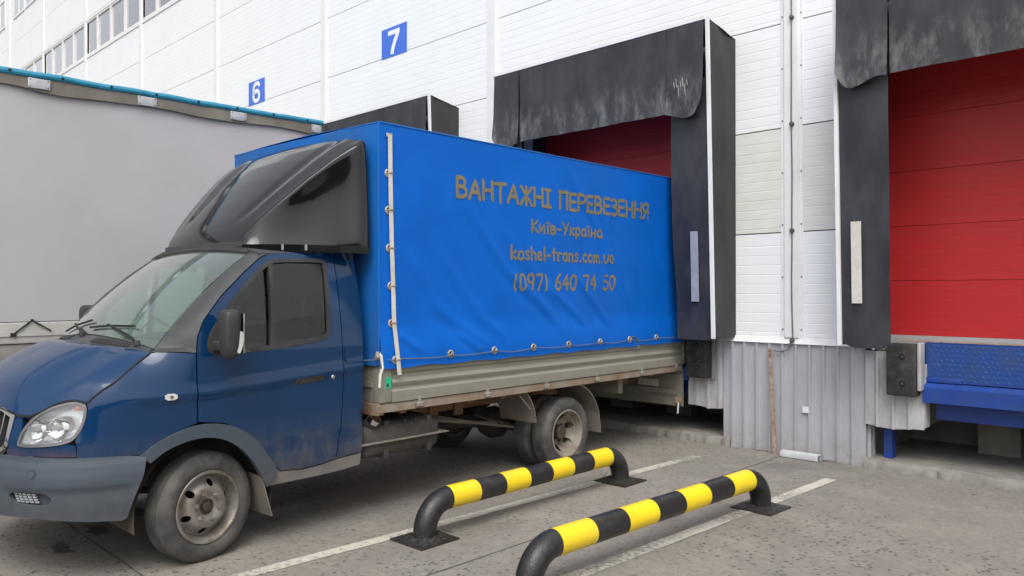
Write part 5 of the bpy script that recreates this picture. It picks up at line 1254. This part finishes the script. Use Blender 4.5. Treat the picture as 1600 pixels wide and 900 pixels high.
# sticker
q = MB(); q.box(XR + .0005, XR + .0030, 1.298, 1.350, .955, 1.035); sk = q.build('sticker', 'green', T); q = MB(); q.box(XR + .003, XR + .004, 1.306, 1.328, .965, .99); q.build('sticker_print', 'sticker_print', sk)

# ---- tarpaulin
FOLDS = [([(2.12, 2.34), (2.57, 1.83), (2.96, 1.59), (3.34, 1.3)], .011, .045), ([(3.41, 2.77), (3.86, 2.26), (4.2, 1.71), (4.45, 1.35)], .011, .05), ([(1.78, 2.0), (2.25, 1.46), (2.57, 1.26)], .010, .05), ([(3.16, 1.69), (3.68, 1.33)], .010, .04), ([(3.93, 2.44), (4.59, 1.56)], .008, .06), ([(1.53, 1.93), (1.78, 1.54), (2.34, 1.21)], .010, .05), ([(3.44, 1.87), (4.14, 1.25)], .010, .045), ([(2.5, 2.2), (3.0, 1.75), (3.4, 1.45)], .006, .05), ([(4.3, 2.75), (4.9, 2.2), (5.2, 1.6)], .007, .06), ([(1.42, 1.35), (1.62, 1.2)], .012, .03), ([(2.0, 1.33), (2.3, 1.15)], .010, .03), ([(4.6, 1.5), (4.9, 1.2)], .008, .03)]
def seg_d(p, a, b):
    dx, dy = b[0] - a[0], b[1] - a[1]; L2 = dx * dx + dy * dy; t = max(0, min(1, ((p[0] - a[0]) * dx + (p[1] - a[1]) * dy) / L2)); cx, cy = a[0] + dx * t, a[1] + dy * t
    s_ = ((p[0] - cx) * dy - (p[1] - cy) * dx) / math.sqrt(L2); return math.hypot(p[0] - cx, p[1] - cy), s_, t
def tarpx(y, z):
    """bulge and creases of the long side of the cover, measured outwards"""
    h = 0
    for pl4, amp, wid in FOLDS:
        best = (9, 0, 0); n = len(pl4) - 1; tt = 0
        for i in range(n):
            d_, s_, t = seg_d((y, z), pl4[i], pl4[i + 1])
            if d_ < best[0]: best = (d_, s_, (i + t) / n)
        if best[0] < wid * 4:
            fade = sm(0, .25, best[2] + .08) * sm(1.08, .75, best[2]); h += amp * fade * (math.exp(-(best[0] / wid) ** 2) - .55 * math.exp(-((best[1] - wid * 1.4) / (wid * 1.6)) ** 2) * math.exp(-(best[0] / (wid * 2.5)) ** 2))
    e = sm(1.24, 1.5, y) * sm(2.88, 2.7, z)
    h *= 1.45
    h += .010 * noise.noise(Vector((y * .9, z * 1.3, 3))) * e + .004 * noise.noise(Vector((y * 3.1, z * 3.3, 9))) * e
    # bottom hem pulled in at each eyelet
    ph = (y - 1.92) % .49 ; h += (.003 * math.cos(ph / .49 * 2 * math.pi) * -1) * sm(1.35, 1.12, z)
    return h * sm(1.235, 1.30, y) + .022 * sm(1.45, 1.2, z)
def TS(y, z, off=0.0): return (XR + .004 + tarpx(y, z) + off, y, z)
NY, NZ = 200, 88; y0, y1 = 1.24, 5.40
def hem(y): return 1.100 + .006 * math.cos((y - 1.92) / .49 * 2 * math.pi) * -1 + .006 * noise.noise(Vector((y * 5, 0, 0)))
tarp = None
vv, ff = solid_grid(lambda i, j: TS(y0 + (y1 - y0) * i / (NY - 1), hem(y0 + (y1 - y0) * i / (NY - 1)) + (2.885 - hem(y0 + (y1 - y0) * i / (NY - 1))) * j / (NZ - 1)), NY, NZ, (-.004, 0, 0))
tarp = mesh_obj('tarpaulin', vv, ff, 'tarp', T, 60)
def side2(i, j): y = y0 + (y1 - y0) * i / 59; return (XL - .004 - tarpx(y, 1.11 + 1.775 * j / 29) * .7, y, 1.11 + 1.775 * j / 29)
vv, ff = solid_grid(side2, 60, 30, (.004, 0, 0)); mesh_obj('far_side', vv, ff, 'tarp', tarp, 60)
def frontP(i, j):
    u = i / 59; z = 1.12 + 1.765 * j / 39; x = XL - .003 + (XR - XL + .006) * u; return (x, 1.237 - .008 * math.sin(math.pi * u) * (1 + .5 * noise.noise(Vector((x * 4, z * 2, 1)))), z)
vv, ff = solid_grid(frontP, 60, 40, (0, .004, 0)); mesh_obj('front_face', vv, ff, 'tarp_dirty', tarp, 60)
def rearP(i, j):
    u = i / 39; z = 1.12 + 1.765 * j / 29; x = XL - .003 + (XR - XL + .006) * u; return (x, 5.402 + .006 * math.sin(u * 17), z)
vv, ff = solid_grid(rearP, 40, 30, (0, -.004, 0)); mesh_obj('rear_face', vv, ff, 'tarp', tarp, 60)
def topP(i, j):
    u = i / 59; w = j / 19; y = y0 - .003 + (y1 - y0 + .006) * u; return (XL - .003 + (XR - XL + .008) * w, y, 2.886 + .025 * math.sin(math.pi * w) - .012 * abs(math.sin(u * 4 * math.pi)) * math.sin(math.pi * w))
vv, ff = solid_grid(topP, 60, 20, (0, 0, -.004)); mesh_obj('top_face', vv, ff, 'tarp_dirty', tarp, 60)
# piped edges
MB().tube([(XR + .003, y0, 2.886), (XR + .003, 3.3, 2.884), (XR + .003, y1, 2.886)], .007, 8).build('top_seam', 'tarp_dirty', tarp); MB().tube([(XR + .002, y0 - .002, 1.13), (XR + .002, y0 - .002, 2.0), (XR + .002, y0 - .002, 2.886)], .007, 8).build('corner_seam', 'tarp_dirty', tarp); MB().tube([(XL, y0, 2.886), (0, y0 - .003, 2.886), (XR, y0, 2.886)], .007, 8).build('top_seam', 'tarp_dirty', tarp)
# lath that holds the front edge, with eyelets
lp_ = [(1.325, 2.80), (1.328, 2.5), (1.332, 2.25), (1.34, 1.98), (1.352, 1.70), (1.362, 1.43), (1.385, 1.16), (1.398, 1.05)]
q = MB(); v_ = []
for y, z in lp_:
    x = XR + .018 + tarpx(y, max(z, 1.2)); v_ += [(x, y - .017, z), (x + .007, y - .017, z), (x + .007, y + .017, z), (x, y + .017, z)]
n_ = len(lp_); q.add(v_, [(4 * i + j, 4 * i + (j + 1) % 4, 4 * i + 4 + (j + 1) % 4, 4 * i + 4 + j) for i in range(n_ - 1) for j in range(4)] + [(0, 1, 2, 3), (4 * n_ - 4, 4 * n_ - 1, 4 * n_ - 2, 4 * n_ - 3)])
la = q.build('edge_lath', 'strap_white', tarp)
def eyelet(y, z, parent, x=None):
    xx = XR + .006 + tarpx(y, z) if x is None else x
    e = MB().lathe([(.0, .016), (.006, .018), (.009, .024), (.006, .031), (0, .033)], 18, 'x', (xx, y, z)).build('eyelet', 'zinc', parent)
    MB().lathe([(.001, 0), (.002, .017)], 14, 'x', (xx, y, z)).build('eyelet_hole', 'hole', e)
    q = MB(); q.tube([(xx + .002, y - .012, z - .012), (xx + .016, y - .006, z), (xx + .016, y + .006, z + .004), (xx + .002, y + .012, z + .012)], .006, 6); q.build('staple', 'rust', e)
for y, z in ((1.33, 2.523), (1.332, 2.253), (1.34, 1.977), (1.355, 1.70), (1.362, 1.428), (1.386, 1.16)):
    eyelet(y - .012, z, tarp)
    q = MB(); x = XR + .027 + tarpx(y, z); q.tube([(x - .012, y - .028, z), (x + .004, y, z + .003), (x - .012, y + .028, z)], .006, 6); q.build('rope_loop', 'rust', tarp)
for i in range(8): eyelet(1.92 + .49 * i, 1.172, tarp)
pts = []
for i in range(120):
    y = 1.10 + (5.38 - 1.10) * i / 119; k = ((y - 1.92) % .49) / .49; sag = .0 if y < 1.4 else -.012 * math.sin(math.pi * k) ; pts.append((XR + .020 + (tarpx(y, 1.16) if y > 1.3 else -.01), y, (1.165 if y > 1.3 else 1.175) + sag + .004 * math.sin(y * 9)))
MB().tube(pts, .004, 6).build('lacing_rope', 'rope', tarp)
MB().tube([(XR + .025, 4.36, 1.17), (XR + .03, 4.42, 1.20), (XR + .03, 4.50, 1.17), (XR + .028, 4.54, 1.11), (XR + .03, 4.50, 1.07)], .005, 6).build('rope_end', 'rope', tarp)
q = MB(); q.box(XR + .012, XR + .020, 1.295, 1.350, 2.785, 2.815, .003); q.build('lath_pocket', 'zinc', tarp)
# lettering
lettering('letter', 'ВАНТАЖНІ ПЕРЕВЕЗЕННЯ', 1.995, 4.735, 2.412, .155, .033, TS, 'letter', tarp)
lettering('letter', 'Київ-Україна', 2.895, 3.92, 2.178, .108, .024, TS, 'letter', tarp)
lettering('letter', 'koshel-trans.com.ua', 2.63, 4.11, 1.935, .115, .024, TS, 'letter', tarp)
lettering('letter', '(097) 640 74 50', 2.66, 4.14, 1.672, .138, .026, TS, 'letter', tarp)

# ------------------------------------------------------------------ curtain-sided trailer behind the truck
XT = -9.05; YT0, YT1 = -7.6, 5.52
tr = tag(empty('trailer', (XT - 1.25, -1, 0)), 'tall grey curtain-sided trailer with turquoise roof edge behind the truck', 'trailer')
inv = Matrix.Translation((-(XT - 1.25), 1, 0))
def tp(mb, name, material, parent=None, angle=35):
    o = mb.build(name, material, tr if parent is None else parent, angle)
    if parent is None: o.matrix_parent_inverse = inv
    return o
for sg, x in ((1, XT), (-1, XT - 2.5)):
    nY, nZ = 130, 26
    def P(i, j):
        y = YT0 + (YT1 - .08 - YT0) * i / (nY - 1); z = 1.36 + 2.42 * j / (nZ - 1)
        b = .012 * noise.noise(Vector((y * .7, z * .8, 2))) + .008 * noise.noise(Vector((y * 2.2, z * .5, 5))) * sm(2.0, 3.7, z)
        return (x + sg * b, y, z)
    v_, f_ = solid_grid(P, nY, nZ, (-sg * .006, 0, 0)); q = MB(); q.add(v_, f_); cu = tp(q, 'curtain', 'trailer_grey', None, 60)
    def PV(i, j):
        y = YT0 + (YT1 - YT0) * i / 159; zl = 3.685 + .016 * math.sin(y * 4.2) + .014 * noise.noise(Vector((y * 2.3, 0, 4))); z = zl + (3.815 - zl) * j / 5; return (x + sg * (.026 + .012 * (1 - j / 5) * (1 + noise.noise(Vector((y * 3, 1, 1))))), y, z)
    v_, f_ = solid_grid(PV, 160, 6, (-sg * .006, 0, 0)); q = MB(); q.add(v_, f_); va = tp(q, 'valance', 'valance', None, 60)
    pts = [(x + sg * .012, YT0 + (YT1 + .02 - YT0) * i / 99, 3.838 + .012 * noise.noise(Vector((i * .35, 0, 2))) + .006 * noise.noise(Vector((i * 1.1, 3, 2)))) for i in range(100)]
    q = MB(); q.tube(pts, .036, 10); tp(q, 'roof_edge', 'turquoise')
    for k in range(26):
        y = 5.3 - k * .47; q = MB(); q.lathe([(0, 0), (sg * .004, .012), (sg * .0, .016)], 10, 'x', (x + sg * .049, y, 3.842)); tp(q, 'roof_eyelet', 'hole')
    for k in range(10):
        y = 5.43 - k * 1.055; w = .10 if k else .07
        q = MB(); q.box(x + sg * .042, x + sg * .050, y - w, y + w, 3.70, 3.80, .003); pt = tp(q, 'roof_clamp', 'alu')
        for a in (-.8, .8):
            for z in (3.715, 3.785): MB().lathe([(sg * .0, .006), (sg * .004, .006), (sg * .005, 0)], 8, 'x', (x + sg * .05, y + a * w, z)).build('rivet', 'hole', pt)
    q = MB(); q.box(x - sg * .03, x + sg * .012, YT0, YT1 - .05, 1.14, 1.352, .01); q.box(x + sg * .0121, x + sg * .022, YT0, YT1 - .05, 1.215, 1.255); tp(q, 'side_rail', 'trailer_side')
    q = MB(); q.box(x - sg * .06, x - sg * .005, YT0, YT1 - .05, .955, 1.135, .008); tp(q, 'lower_rail', 'trailer_lower')
    q = MB(); q.box(x - sg * .10, x - sg * .02, YT0, YT1 - .05, .84, .953); tp(q, 'frame_rail', 'trailer_blue')
    for k in range(22):
        y = YT1 - .3 - k * .6
        q = MB(); q.tube([(x + sg * .020, y, 1.38), (x + sg * .03, y - .16, 1.25), (x + sg * .02, y - .17, 1.235)], .008, 6); q.tube([(x + sg * .020, y - .02, 1.38), (x + sg * .03, y + .16, 1.26)], .008, 6); q.box(x + sg * .014, x + sg * .034, y - .20, y - .15, 1.215, 1.25); tp(q, 'curtain_strap', 'hole')
q = MB(); q.box(XT - 2.49, XT - .01, YT0, YT1 - .03, 3.80, 3.845); tp(q, 'roof', 'turquoise')
for x in (XT - .06, XT - 2.5): q = MB(); q.box(x, x + .06, YT1 - .07, YT1, 1.0, 3.83, .008); tp(q, 'rear_post', 'trailer_blue')
q = MB(); q.box(XT - 2.44, XT - .06, YT1 - .05, YT1 - .01, 1.15, 3.80); tp(q, 'rear_door', 'trailer_blue')
q = MB(); q.box(XT - 2.44, XT - .06, YT0, YT0 + .05, 1.15, 3.80); tp(q, 'front_bulkhead', 'alu')
q = MB(); q.box(XT - 2.45, XT - .05, YT0, YT1 - .05, 1.05, 1.13); tp(q, 'deck', 'under')
for y in (1.0, 2.3, 3.6):
    for x, sg in ((XT - .17, 1), (XT - 2.33, -1)):
        we = empty('wheel', (x + 0, y, .5), 0, tr); we.matrix_parent_inverse = inv
        MB().lathe([(-.15, .30), (-.16, .38), (-.15, .46), (-.11, .50), (.11, .50), (.15, .46), (.16, .38), (.15, .30)], 40, 'x').build('tyre', 'tyre', we); MB().lathe([(sg * .14, .30), (sg * .10, .27), (sg * .04, .2), (sg * .08, .12), (sg * .12, .1), (sg * .12, 0)], 32, 'x').build('rim', 'steel_rim', we)
    q = MB(); q.tube([(XT - 2.3, y, .5), (XT - .2, y, .5)], .07, 12); tp(q, 'axle', 'under')
for x in (XT - .35, XT - 2.15): q = MB(); q.box(x - .06, x + .06, YT0 + 2.2, YT0 + 2.32, .06, 1.05); q.box(x - .15, x + .15, YT0 + 2.1, YT0 + 2.42, .0, .06); tp(q, 'landing_leg', 'under')
for x in (XT - .75, XT - 1.75): q = MB(); q.box(x - .06, x + .06, YT0 + .5, YT1 - .1, .72, 1.05); tp(q, 'chassis_rail', 'trailer_blue')
